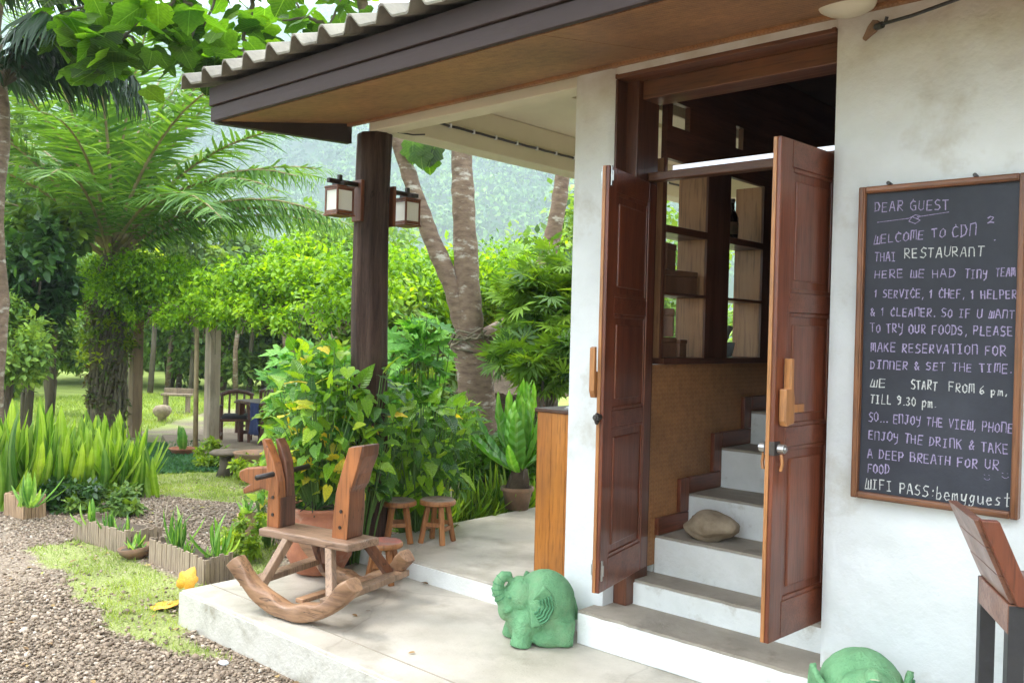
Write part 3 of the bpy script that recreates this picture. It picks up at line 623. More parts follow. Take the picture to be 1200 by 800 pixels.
# door leaves: stiles, rails, sunk panels
def door(hx, hy, nx_, ny_, z0, z1, mirror, name_label):
    w_ = math.hypot(nx_ - hx, ny_ - hy); ang = math.atan2(ny_ - hy, nx_ - hx); t = .031
    root = MB(); root.bb(0, .001, -.001, .001, 0, .001)
    d = bpy.data.objects.new('door', None); COL.objects.link(d); d.parent = house; d['label'] = name_label
    d.location = Vector((hx, hy, 0)) - HO; d.rotation_euler = (0, 0, ang)
    sw = .085
    def p(nm, x0, x1, za, zb, mat, tt=t, bv=.004):
        s = MB(); s.bb(x0, x1, -tt / 2, tt / 2, za, zb); return s.build(nm, mat, d, bv)
    p('stile', 0, sw, z0, z1, 'door_wood'); p('stile', w_ - sw, w_, z0, z1, 'door_wood')
    H = z1 - z0; cuts = [0, .10, .405, .445, .715, .755, .945, 1.0]
    rails = [(0, .075), (.385, .425), (.655, .695), (.945, 1.0)]
    for a_, b_ in rails: p('rail', sw + .0005, w_ - sw - .0005, z0 + a_ * H, z0 + b_ * H, 'door_wood_x', t - .001)
    for (a0, a1), (b0, b1) in zip(rails[:-1], rails[1:]):
        za, zb = z0 + a1 * H, z0 + b0 * H
        p('panel', sw - .002, w_ - sw + .002, za - .004, zb + .004, 'door_wood', .010, 0)
        s = MB(); q = .016                                        # moulding round the panel
        for sy in (-1, 1):
            for x0, x1, c0, c1 in ((sw, sw + q, za, zb), (w_ - sw - q, w_ - sw, za, zb), (sw + q, w_ - sw - q, za, za + q), (sw + q, w_ - sw - q, zb - q, zb)):
                s.bb(x0, x1, sy * .004, sy * .012, c0, c1)
        s.build('moulding', 'door_wood', d, .003)
        s = MB(); s.bb(sw + .045, w_ - sw - .045, -.012, .012, za + .045, zb - .045); s.build('raised_field', 'door_wood', d, .006)
    s = MB(); s.bb(w_ + .0005, w_ + .005, -.0145, .000, z0 + .002, z1 - .002); s.build('edge_strip', 'handle_wood', d, .001)
    return d, w_, t
def dsub(d, nm, mb, mat, bv=0., **k): return mb.build(nm, mat, d, bv, **k)
dl, wl, t = door(-2.375, 3.565, -2.255, 3.03, .318, 2.115, 1, 'left door leaf swung outwards against the pillar')
# local x runs from hinge to free edge; on this leaf +x = towards viewer, visible face = +X world = local -y side? both get hardware
for sy in (-1, 1):
    s = MB(); s.prism([(wl - .035, 1.14), (wl + .012, 1.14), (wl + .028, 1.17), (wl + .028, 1.35), (wl + .008, 1.355), (wl + .004, 1.25), (wl - .035, 1.25)], sy * .018, sy * .042, lambda a, b, c: (a, c, b))
    if sy > 0 or True: dsub(dl, 'handle', s, 'handle_wood', .003) if sy == -1 else None
s = MB(); s.tube([(wl + .003, 0, 1.06), (wl + .045, 0, 1.06)], .014, 8); s.tube([(wl + .03 + .016 * math.cos(a), .0, 1.055 + .02 * math.sin(a)) for a in np.linspace(0, 2 * PI, 13)], .006, 6); dsub(dl, 'hasp', s, 'iron')
for z in (.37, 2.03):
    for sy in (-1, 1):
        s = MB(); s.bb(wl - .022, wl - .008, sy * .018, sy * .023, z, z + .085); s.bb(wl - .019, wl - .011, sy * .023, sy * .029, z + .02, z + .065); dsub(dl, 'flush_bolt', s, 'steel', .001)
dr, wr, t = door(-1.455, 3.52, -1.485, 3.02, .305, 2.135, -1, 'right door leaf swung outwards with padlock and wooden handle')
for sy in (1,):
    s = MB(); s.prism([(wr - .085, 1.10), (wr - .03, 1.09), (wr - .022, 1.11), (wr - .022, 1.225), (wr - .052, 1.225), (wr - .052, 1.335), (wr - .075, 1.335), (wr - .075, 1.225), (wr - .085, 1.19)], sy * .020, sy * .05, lambda a, b, c: (a, c, b)); dsub(dr, 'handle', s, 'handle_wood', .004)
    s = MB(); s.bb(wr - .20, wr - .12, sy * .019, sy * .026, 1.135, 1.165); dsub(dr, 'bolt_plate', s, 'counter_wood', .002)
s = MB(); s.bb(wr - .04, wr + .004, -.021, .021, .985, 1.035); dsub(dr, 'hasp', s, 'iron', .002)
for sy in (-1, 1):
    s = MB(); s.tube([(wr - .022, sy * .024, 1.01), (wr - .022, sy * .05, 1.01)], .017, 12); s.tube([(wr - .022, sy * .046, 1.01), (wr - .022, sy * .056, 1.01)], .009, 10); dsub(dr, 'padlock', s, 'steel', .002)
    s = MB(); s.tube([(wr - .022, sy * .035, .99), (wr - .022, sy * .04, .955), (wr - .02, sy * .035, .93)], .006, 6); dsub(dr, 'staple', s, 'handle_wood')

# eaves: soffit mats, fascia, rake board, tiles
SY0, SZ0, SY1, SZ1 = 2.48, 2.50, 3.40, 2.66
def sof(x0, x1, lift=0., y1=SY1):
    s = MB(); z = lambda y: SZ0 + (SZ1 - SZ0) * (y - SY0) / (SY1 - SY0) + lift
    y0_ = SY0 + .02
    s.add([(x0, y0_, z(y0_)), (x1, y0_, z(y0_)), (x1, y1, z(y1)), (x0, y1, z(y1)), (x0, y0_, z(y0_) + .012), (x1, y0_, z(y0_) + .012), (x1, y1, z(y1) + .012), (x0, y1, z(y1) + .012)], [(0, 1, 2, 3), (7, 6, 5, 4), (0, 4, 5, 1), (1, 5, 6, 2), (2, 6, 7, 3), (3, 7, 4, 0)]); return s
for x0, x1 in ((-4.45, -2.182), (-2.178, .26), (.264, 2.6)): hp('soffit_mat', sof(x0, x1), 'soffit_mat')
s = MB(); s.bb(-4.46, 2.6, 3.33, 3.36, 2.632, 2.655); hp('cornice', s, 'soffit_mat', .003)
s = MB(); s.bb(-4.478, 2.6, 2.455, 2.482, 2.498, 2.575); hp('fascia_board', s, 'fascia_paint', .004)
s = MB(); s.bb(-4.474, 2.6, 2.442, 2.480, 2.578, 2.675); hp('fascia_board', s, 'fascia_paint', .004)
s = MB(); s.add([(-4.49, 2.483, 2.49), (-4.44, 2.483, 2.49), (-4.44, 3.37, 2.535), (-4.49, 3.37, 2.535), (-4.49, 2.483, 2.67), (-4.44, 2.483, 2.67), (-4.44, 3.37, 2.72), (-4.49, 3.37, 2.72)], [(0, 1, 2, 3), (7, 6, 5, 4), (0, 4, 5, 1), (1, 5, 6, 2), (2, 6, 7, 3), (3, 7, 4, 0)])
hp('rake_board', s, 'dark_beam', .003)
# corrugated tiles: one per ridge, two courses up the slope
def tile_mesh():
    s = MB(); wd, L = .2075, 1.15; xs = []; prof = [(0, .0), (.012, .004), (.045, .055), (.062, .064), (.078, .058), (.112, .012), (.125, .006), (.16, .004), (wd, .0)]
    V = []; F = []
    for yy in (0, L):
        for x, z in prof: V.append((x, yy, z))
        for x, z in prof: V.append((x, yy, z - .010))
    n = len(prof); m_ = 2 * n
    for i in range(n - 1):
        F += [(i, i + 1, m_ + i + 1, m_ + i), (n + i, m_ + n + i, m_ + n + i + 1, n + i + 1), (i, n + i, n + i + 1, i + 1), (m_ + i, m_ + i + 1, m_ + n + i + 1, m_ + n + i)]
    F += [(0, m_, m_ + n, n), (n - 1, 2 * n - 1, m_ + 2 * n - 1, m_ + n - 1)]
    s.v = V; s.f = F; me = s.mesh('roof_tile', 'fibre_cement', True); me.set_sharp_from_angle(angle=.9); return me
TM = tile_mesh(); pitch = math.radians(17)
for c in range(3):
    for i in range(35):
        o = link('roof_tile', TM, house); y = 2.355 + c * 1.0 * math.cos(pitch); z = 2.682 + c * 1.0 * math.sin(pitch) + c * .012
        o.location = Vector((-4.62 + i * .2055, y + random.uniform(-.006, .006), z)) - HO; o.rotation_euler = (pitch, random.uniform(-.01, .01), 0)
# sheathing under the tiles, gable closure
s = MB(); s.add([(-4.44, 2.484, 2.66), (2.6, 2.484, 2.66), (2.6, 6.4, 3.80), (-4.44, 6.4, 3.80), (-4.44, 2.484, 2.674), (2.6, 2.484, 2.674), (2.6, 6.4, 3.815), (-4.44, 6.4, 3.815)], [(0, 1, 2, 3), (7, 6, 5, 4), (0, 4, 5, 1), (1, 5, 6, 2), (2, 6, 7, 3), (3, 7, 4, 0)]); hp('roof_boarding', s, 'dark_beam')
# terrace roof: cream beams and ceiling
s = MB(); s.bb(-4.33, -2.68, 3.41, 3.54, 2.60, 2.86); hp('beam', s, 'cream_paint', .006)
s = MB(); s.bb(-4.33, -4.16, 3.542, 7.2, 2.60, 2.86); hp('beam', s, 'cream_paint', .006)
s = MB(); s.bb(-2.86, -2.692, 3.7, 7.2, 2.62, 2.86); hp('beam', s, 'cream_paint', .006)
s = MB(); s.bb(-4.33, -2.4, 3.41, 7.2, 2.862, 2.90); hp('ceiling', s, 'cream_paint')
s = MB(); s.bb(-3.35, -3.20, 3.545, 7.2, 2.74, 2.86); hp('ceiling_batten', s, 'cream_paint', .004)
s = MB(); s.bb(-4.155, -2.87, 7.0, 7.2, 2.62, 2.86); hp('beam', s, 'cream_paint', .006)
# string of clipped dark cable along the beam
s = MB(); pts = [(-4.152, 3.60 + i * .05, 2.705 + .0015 * math.sin(i * 1.7)) for i in range(70)]; s.tube(pts, .008, 6)
cb = hp('cable', s, 'dark_metal')
for i in range(14):
    s = MB(); s.bb(-4.158, -4.140, 3.70 + i * .21, 3.712 + i * .21, 2.692, 2.718); s.build('clip', 'interior_white', cb)
s = MB(); s.tube([(-4.28, 3.535, 2.612), (-4.22, 3.54, 2.606), (-4.14, 3.60, 2.59), (-4.10, 3.66, 2.598)], .005, 6); hp('cable', s, 'dark_metal')
# round timber post
post = thing('post', 'dark round timber post carrying the corner of the terrace roof', 'post', (-4.36, 3.49, -.2))
s = MB(); zs = np.linspace(0, 2.80, 30); pts = [(.012 * math.sin(z * 2.1), .010 * math.cos(z * 1.7), z) for z in zs]
V = []; F = []; sg = 40
prf = [1 + .035 * math.sin(k * 5.1) + .03 * math.sin(k * 2.3 + 1) for k in range(sg)]
for i, p in enumerate(pts):
    for k in range(sg):
        a = 2 * PI * k / sg; r = .108 * prf[k] * (1 + .02 * math.sin(p[2] * 5 + k)) * (1.04 - .03 * p[2]); V.append((p[0] + r * math.cos(a), p[1] + r * math.sin(a), p[2]))
for i in range(len(pts) - 1):
    for k in range(sg): F.append((i * sg + k, i * sg + (k + 1) % sg, (i + 1) * sg + (k + 1) % sg, (i + 1) * sg + k))
F += [tuple(range(sg - 1, -1, -1)), tuple((len(pts) - 1) * sg + k for k in range(sg))]
s.v = V; s.f = F; s.build('timber', 'post_wood', post, smooth=True)

# lanterns on the post
def lantern(cx, cy, z, side, label):
    t_ = thing('lantern', label, 'lantern', (cx, cy, z), 0, 'box lanterns on the timber post')
    w_, h_ = .056, .083; f = .0105
    for sx in (-1, 1):
        for sy in (-1, 1):
            s = MB(); s.bb(sx * w_ - f / 2, sx * w_ + f / 2, sy * w_ - f / 2, sy * w_ + f / 2, -h_, h_ - .012); s.build('corner_bar', 'lantern_wood', t_, .001)
    for nm, z0, z1, e in (('base', -h_ - .010, -h_ - .0005, .012), ('top_frame', h_ - .0115, h_, .008)):
        s = MB(); s.bb(-w_ - e, w_ + e, -w_ - e, w_ + e, z0, z1); s.build(nm, 'lantern_wood', t_, .002)
    for a, b_ in ((1, 0), (-1, 0), (0, 1), (0, -1)):
        s = MB(); c = (a * (w_ - .002), b_ * (w_ - .002), -.006); s.box(c, (.003 if a else 2 * w_ - f - .001, .003 if b_ else 2 * w_ - f - .001, 2 * h_ - .016)); s.build('pane', 'lamp_glass', t_)
        s = MB(); s.box((a * (w_ + .0025), b_ * (w_ + .0025), -h_ + .012), (.005 if a else 2 * w_ - f, .005 if b_ else 2 * w_ - f, .018)); s.box((a * (w_ + .0025), b_ * (w_ + .0025), h_ - .02), (.005 if a else 2 * w_ - f, .005 if b_ else 2 * w_ - f, .014)); s.build('rail', 'lantern_wood', t_)
    s = MB(); s.beam((0, -.085 * side, h_ + .028), (0, .155 * side, h_ + .028), .028, .026); s.beam((-.06, 0, h_ + .014), (.06, 0, h_ + .014), .026, .024); s.bb(-.012, .012, -.012, .012, h_ + .01, h_ + .07); s.build('bracket_arm', 'dark_beam', t_, .003)
    s = MB(); s.bb(-.045, .045, side * .138 - .012, side * .138 + .012, -.11, .14); s.build('back_plate', 'lantern_wood', t_, .004)
    return t_
lantern(-4.37, 3.235, 2.165, 1, 'red brown lantern with white panes on the garden side of the post')
lantern(-4.35, 3.745, 2.155, -1, 'darker lantern behind the post against the ringed trunk')

# ceiling dome lamp and wall rod
dm = thing('ceiling_lamp', 'cream glass dome lamp fixed under the eave above the doorway', 'lamp', (-1.335, 3.235, 2.632))
s = MB(); s.lathe([(.10, .012), (.103, .002), (.096, -.012), (.072, -.026), (.035, -.034), (.002, -.036)], seg=36); s.build('shade', 'dome_glass', dm, smooth=True)
s = MB(); s.lathe([(.075, .03), (.106, .028), (.106, .012), (.098, .010)], seg=30); s.build('base', 'cream_paint', dm)
rodp = ony((1021, 34), WY - .02); rode = ony((1135, -6), 3.12)
rr_ = thing('wall_rod', 'thin dark metal rod sticking out of the wall above the blackboard', 'rod', rodp)
s = MB(); e_ = rode - rodp; s.tube([(0, .02, 0), (.02, -.01, .004), tuple(e_ * .45 + Vector((0, 0, -.004))), tuple(e_ * 1.6)], .0062, 10, cap=True); s.build('rod', 'dark_metal', rr_, smooth=True)
s = MB(); s.tube([tuple(e_ * .16 + Vector((0, 0, .005))), tuple(e_ * .18 + Vector((0, 0, .024)))], .006, 8); s.tube([tuple(e_ * .06), tuple(e_ * .13)], .0125, 10); s.build('clamp', 'dark_metal', rr_)
s = MB(); s.lathe([(.002, -.012), (.02, -.010), (.028, .0), (.026, .012)], seg=10, wob=.2); o = s.build('plaster_patch', 'old_clay', rr_); o.rotation_euler = (PI / 2, .7, 0); o.scale = (.7, 1.5, 1); o.location = (0, .012, 0)

# ================================================================== BLACKBOARD with chalk writing
BX0, BX1, BZ0, BZ1 = -1.30, -.745, .828, 1.972
BYF = WY - .038
bb_ = thing('blackboard', 'wood framed blackboard covered in chalk writing on the white wall', 'blackboard', (BX0, WY, BZ0))
BO = Vector(bb_.location)
s = MB(); s.bb(BX0 + .01, BX1 - .01, BYF + .012, WY - .010, BZ0 + .01, BZ1 - .01); o = s.build('slate', 'blackboard', bb_); o.location = -BO
fw = .024
for x0, x1, z0, z1, mt in ((BX0, BX0 + fw, BZ0, BZ1, 'board_frame'), (BX1 - fw, BX1, BZ0, BZ1, 'board_frame'), (BX0 + fw, BX1 - fw, BZ0, BZ0 + fw, 'board_frame_x'), (BX0 + fw, BX1 - fw, BZ1 - fw, BZ1, 'board_frame_x')):
    s = MB(); s.bb(x0, x1, BYF - .008, WY - .008, z0, z1); 
    o = s.build('frame_bar', mt, bb_, .004); o.location = -BO
    s = MB(); ins = .005
    s.bb(x0 + ins, x1 - ins, BYF - .013, BYF - .0075, z0 + ins, z1 - ins); q = s.build('bead', mt, o, .002)
for x in (BX0 + .10, BX0 + .39):
    s = MB(); s.tube([(x, WY + .005, BZ1 + .006), (x, WY - .03, BZ1 + .010)], .007, 8); o = s.build('nail', 'iron', bb_); o.location = -BO
G = {   # hand-drawn capitals on a 4 x 6 grid
 'A': [[(0, 0), (1.6, 6), (2.4, 6), (4, 0)], [(.7, 2.3), (3.4, 2.3)]], 'B': [[(0, 0), (0, 6), (2.8, 5.8), (3.4, 4.6), (2.6, 3.3), (0, 3)], [(2.6, 3.2), (3.8, 1.8), (3, .2), (0, 0)]],
 'C': [[(3.8, 5), (2.4, 6), (.6, 4.8), (.1, 2.6), (.9, .5), (2.4, 0), (3.8, .7)], [(2.2, 6.8), (2.4, 5.4)]], 'D': [[(.4, 0), (.4, 6)], [(0, 6), (2.6, 5.6), (3.9, 3.4), (3, .8), (0, 0)]],
 'E': [[(3.6, 6), (.2, 6), (.2, 0), (3.7, 0)], [(.2, 3.1), (3.2, 3.1)]], 'F': [[(3.7, 6), (.2, 6), (.2, 0)], [(.2, 3.2), (3, 3.2)]],
 'G': [[(3.6, 5.4), (1.8, 6), (.2, 4.4), (.1, 1.6), (1.6, 0), (3.6, .5), (3.7, 3), (2.2, 3)], [(2, 6.8), (2.1, 5.2)]], 'H': [[(.2, 0), (.2, 6)], [(3.8, 0), (3.8, 6)], [(.2, 3), (3.8, 3)]],
 'I': [[(.4, 6), (3.2, 6)], [(1.8, 6), (1.8, 0)], [(.4, 0), (3.2, 0)]], 'J': [[(1, 6), (3.6, 6)], [(2.6, 6), (2.6, 1), (1.4, 0), (.2, 1)]], 'K': [[(.2, 0), (.2, 6)], [(3.6, 6), (.2, 2.8)], [(1.4, 3.6), (3.8, 0)]],
 'L': [[(.3, 6), (.3, 0), (3.6, 0)]], 'M': [[(0, 0), (.2, 6), (2, 5.8), (2, 1)], [(2, 5.8), (3.8, 6), (4, 0)]], 'N': [[(.2, 0), (.2, 6)], [(.2, 5.8), (3.2, 6), (3.8, 4.8), (3.8, 0)]],
 'O': [[(2, 6), (.3, 4.6), (.2, 1.4), (2, 0), (3.8, 1.4), (3.7, 4.6), (2, 6)]], 'P': [[(.3, 0), (.3, 6)], [(0, 6), (3, 6), (3.8, 4.4), (2.8, 2.8), (.3, 2.8)]],
 'R': [[(.3, 0), (.3, 6)], [(0, 6), (3, 6), (3.6, 4.6), (2.8, 3.1), (.3, 3), (3.9, 0)]], 'S': [[(3.7, 5.6), (1.6, 6), (.3, 4.7), (1.2, 3.3), (3, 2.9), (3.8, 1.5), (2.4, 0), (.1, .4)]],
 'T': [[(0, 6), (4, 6)], [(2, 6), (2, 0)]], 'U': [[(.2, 6), (.2, 1.2), (1.8, 0), (3.6, 1), (3.8, 6)]], 'V': [[(0, 6), (2, 0), (4, 6)]],
 'W': [[(1.0, 6), (0, .2), (2.4, .2), (2.4, 5), (2.4, .2), (4.4, .2), (4.4, 5.6)]], 'Y': [[(.1, 6), (.4, 3.6), (3, 3.4)], [(3.6, 6), (3.2, 0), (1.2, -1.4)]],
 '1': [[(1, 4.6), (2.2, 6), (2.2, 0)]], '2': [[(.3, 4.8), (1.8, 6), (3.6, 5), (2.6, 2.6), (.2, .2), (2, .6), (3.9, .1)]], '6': [[(3.2, 6), (1, 4), (.3, 1.6), (1.8, 0), (3.6, 1.4), (2.6, 3), (.6, 2)]],
 '9': [[(3.6, 4.8), (2, 6), (.4, 4.8), (1.6, 3.2), (3.5, 4), (3.5, 5), (3.2, 1.2), (1.2, 0)]], '3': [[(.3, 5.6), (2.4, 6), (3.4, 4.6), (1.6, 3.2), (3.8, 1.8), (2.2, 0), (.2, .5)]],
 '0': [[(2, 6), (.3, 4), (.4, 1.4), (2, 0), (3.6, 1.6), (3.6, 4.4), (2, 6)]], '&': [[(3.9, .0), (.8, 4.6), (1.8, 6), (2.9, 4.8), (.4, 2), (1.2, .1), (3, .6), (3.8, 2.6)]],
 '.': [[(1, .1), (1.6, .3)]], ',': [[(1.6, .6), (1, -1)]], ':': [[(1.6, .8), (1.8, 1.3)], [(1.6, 3.6), (1.8, 4.1)]], ' ': [],
 'p': [[(.2, 3.8), (.4, -2)], [(.3, 3), (2, 4), (3.4, 2.6), (2.4, .4), (.4, .4)]], 'm': [[(0, 0), (.2, 3.8), (1.6, 3.6), (1.8, 0)], [(1.8, 3.2), (3.4, 3.8), (3.8, 0)]],
 'b': [[(.2, 6.6), (.3, 0), (2.6, 0), (3.6, 1.8), (2.4, 3.6), (.3, 2.6)]], 'e': [[(.3, 2), (3.4, 2.4), (2.6, 3.8), (1, 3.7), (.2, 1.6), (1.4, 0), (3.4, .7)]],
 'y': [[(.2, 3.8), (.6, 1), (2.6, .6), (3.4, 3.8)], [(3.4, 3.8), (3, -1), (1.6, -2.2), (.4, -1.4)]], 'g': [[(3.2, 3.6), (1.4, 3.9), (.3, 2), (1.4, .3), (3.2, 1.4), (3.3, 3.8), (3, -1.2), (1.4, -2.2), (.2, -1.2)]],
 'u': [[(.2, 3.8), (.4, .8), (1.8, 0), (3.2, 1), (3.3, 3.8), (3.7, 0)]], 's': [[(3.2, 3.6), (1.4, 3.9), (.6, 2.8), (2.8, 1.6), (2.6, .3), (.2, .1)]], 't': [[(1.8, 6.4), (2, 0), (3, .3)], [(.3, 4.2), (3.4, 4.2)]],
 'i': [[(1.6, 3.6), (1.7, 0)]], 'n': [[(.2, 0), (.3, 3.8)], [(.3, 3), (2, 3.9), (3.4, 2.8), (3.4, 0)]],
}
def chalk(text, p0, p1, hpx, mat, wpx=1.08):
    """strokes laid on the slate between two points of its face; wobbling like handwriting"""
    y = BYF + .0105; A = ony(p0, y); B_ = ony(p1, y); hcap = (ony((p0[0], p0[1] - hpx / 2), y) - ony((p0[0], p0[1] + hpx / 2), y)).z
    wdt = sum((5.6 if c != ' ' else 4.2) if c not in '.,:' else 3.2 for c in text) - 1.4
    ux = (B_ - A) / wdt; uz = hcap / 6.; s = MB(); x = 0.; hw = wpx * hcap / hpx / 2
    for ch in text:
        adv = (5.6 if ch != ' ' else 4.2) if ch not in '.,:' else 3.2
        dz = random.uniform(-.35, .35); sc = random.uniform(.9, 1.06); sh = random.uniform(-.06, .10)
        for stroke in G[ch]:
            P = []
            for (a, b_) in stroke:
                a2 = a * sc + b_ * sh + random.uniform(-.12, .12); b2 = b_ * sc + dz + random.uniform(-.15, .15)
                q = A + ux * (x + a2); P.append((q.x, q.z + (b2 - 3) * uz))
            for (xa, za), (xb, zb) in zip(P[:-1], P[1:]):
                d = Vector((xb - xa, zb - za)); L = max(d.length, 1e-5); nrm = Vector((-d.y, d.x)) / L * hw * random.uniform(.55, 1.35); e = d / L * hw * .6
                yy = y - random.uniform(0, .0006)
                V = [(xa - e.x + nrm.x, yy, za - e.y + nrm.y), (xa - e.x - nrm.x, yy, za - e.y - nrm.y), (xb + e.x - nrm.x, yy, zb + e.y - nrm.y), (xb + e.x + nrm.x, yy, zb + e.y + nrm.y)]
                s.add(V + [(v[0], yy + .0008, v[2]) for v in V], [(0, 1, 2, 3), (7, 6, 5, 4), (0, 4, 5, 1), (1, 5, 6, 2), (2, 6, 7, 3), (3, 7, 4, 0)])
        x += adv
    o = s.build('chalk_line', mat, bb_, stuff=True); o.location = -BO; return o
Pp, Wt = 'chalk_purple', 'chalk_white'
for a in [("DEAR GUEST", (1025, 243), (1112, 239), 11, Pp), ("WELCOME TO", (1024, 281), (1108, 272), 10, Pp), ("CDN", (1116, 272), (1144, 268), 13, Pp), ("2", (1157, 258), (1166, 257), 8, Pp), (".", (1163, 278), (1167, 277), 8, Pp),
          ("THAI", (1025, 301), (1050, 300), 10, Pp), ("RESTAURANT", (1060, 297), (1153, 294), 11, Wt), ("HERE WE HAD", (1025, 321), (1119, 320), 9, Pp), ("TINY", (1131, 321), (1157, 321), 10, Pp), ("TEAM", (1167, 319), (1190, 318), 10, Pp),
          ("1 SERVICE, 1 CHEF, 1 HELPER", (1024, 344), (1192, 345), 9, Pp), ("& 1 CLEANER. SO IF U WANT", (1020, 365), (1189, 368), 9, Pp), ("TO TRY OUR FOODS, PLEASE", (1020, 384), (1187, 388), 10, Pp),
          ("MAKE RESERVATION FOR", (1021, 406), (1179, 411), 10, Pp), ("DINNER & SET THE TIME.", (1020, 427), (1186, 432), 9, Pp), ("WE", (1020, 448), (1038, 449), 10, Wt), ("START", (1068, 450), (1098, 452), 10, Wt), ("FROM", (1112, 453), (1142, 455), 10, Wt), ("6 pm,", (1148, 457), (1180, 459), 9, Wt),
          ("TILL 9.30 pm.", (1020, 467), (1097, 472), 10, Wt), ("SO... ENJOY THE VIEW, PHONE", (1018, 488), (1187, 502), 10, Pp), ("ENJOY THE DRINK & TAKE", (1018, 509), (1182, 526), 10, Pp), ("A DEEP BREATH FOR UR", (1017, 531), (1170, 545), 10, Pp),
          ("FOOD", (1017, 548), (1042, 550), 10, Pp), ("WIFI PASS:", (1014, 566), (1093, 576), 12, Wt), ("bemyguest", (1097, 578), (1184, 586), 14, Wt)]: chalk(*a)
# underline flourish and the two faint smiling faces
G['~'] = [[(0, 2), (20, 3)], [(20, 3), (24, 5), (27, 4), (25, 2), (22, 4), (20, 1), (24, -1), (27, 1), (24, 3)], [(25, 3.5), (44, 5)]]
G['^'] = [[(0, 5), (.8, 4.6)], [(3, 5), (3.6, 4.6)], [(0, 1.5), (1.4, 0), (3, 0), (4, 1.6)]]
def mark(ch, p0, p1, hpx, mat, wpx):
    wd = {'~': 44., '^': 5.}[ch]; y = BYF + .0105; A = ony(p0, y); B_ = ony(p1, y); s = MB(); hcap = (ony((p0[0], p0[1] - hpx / 2), y) - ony((p0[0], p0[1] + hpx / 2), y)).z
    for st_ in G[ch]:
        for (a, b_), (c, d) in zip(st_[:-1], st_[1:]):
            P = A + (B_ - A) * (a / wd); Q = A + (B_ - A) * (c / wd); s.tube([(P.x, y, P.z + (b_ - 3) * hcap / 6), (Q.x, y, Q.z + (d - 3) * hcap / 6)], .0013 * wpx, 5)
    o = s.build('chalk_mark', mat, bb_, stuff=True); o.location = -BO
mark('~', (1028, 259), (1112, 252), 10, Pp, .9); mark('^', (1153, 558), (1162, 559), 7, Pp, .5); mark('^', (1174, 556), (1184, 557), 7, Pp, .6)

# ================================================================== THINGS ON THE PORCH
# rough stone on the stair
def rough_blob(name, r, mat, seed, sub=4, amp=.18):
    bm = bmesh.new(); bmesh.ops.create_icosphere(bm, subdivisions=sub, radius=1)
    for v in bm.verts:
        p = v.co.copy(); q = np.array(p) * 1.4 + seed; d = float(fbm(q[0] + q[2] * .7, q[1] - q[2] * .9, 4) - .47) * 2 * amp + .25 * amp * math.sin(5 * p.x + seed) ; v.co = Vector((p.x * r[0], p.y * r[1], p.z * r[2])) * (1 + d)
        if p.x < 0: v.co.z *= .78 + .22 * (1 + p.x)
    me = bpy.data.meshes.new(name); bm.to_mesh(me); bm.free(); me.materials.append(M[mat]); me.polygons.foreach_set('use_smooth', [True] * len(me.polygons)); return me
o = link('stone', rough_blob('stone', (.125, .085, .072), 'rock', 2.7, 4, .26)); o.location = (-2.165, 3.80, .505); o.rotation_euler = (0, 0, math.radians(20)); tag(o, 'rough tan stone resting on the third stair step', 'stone')

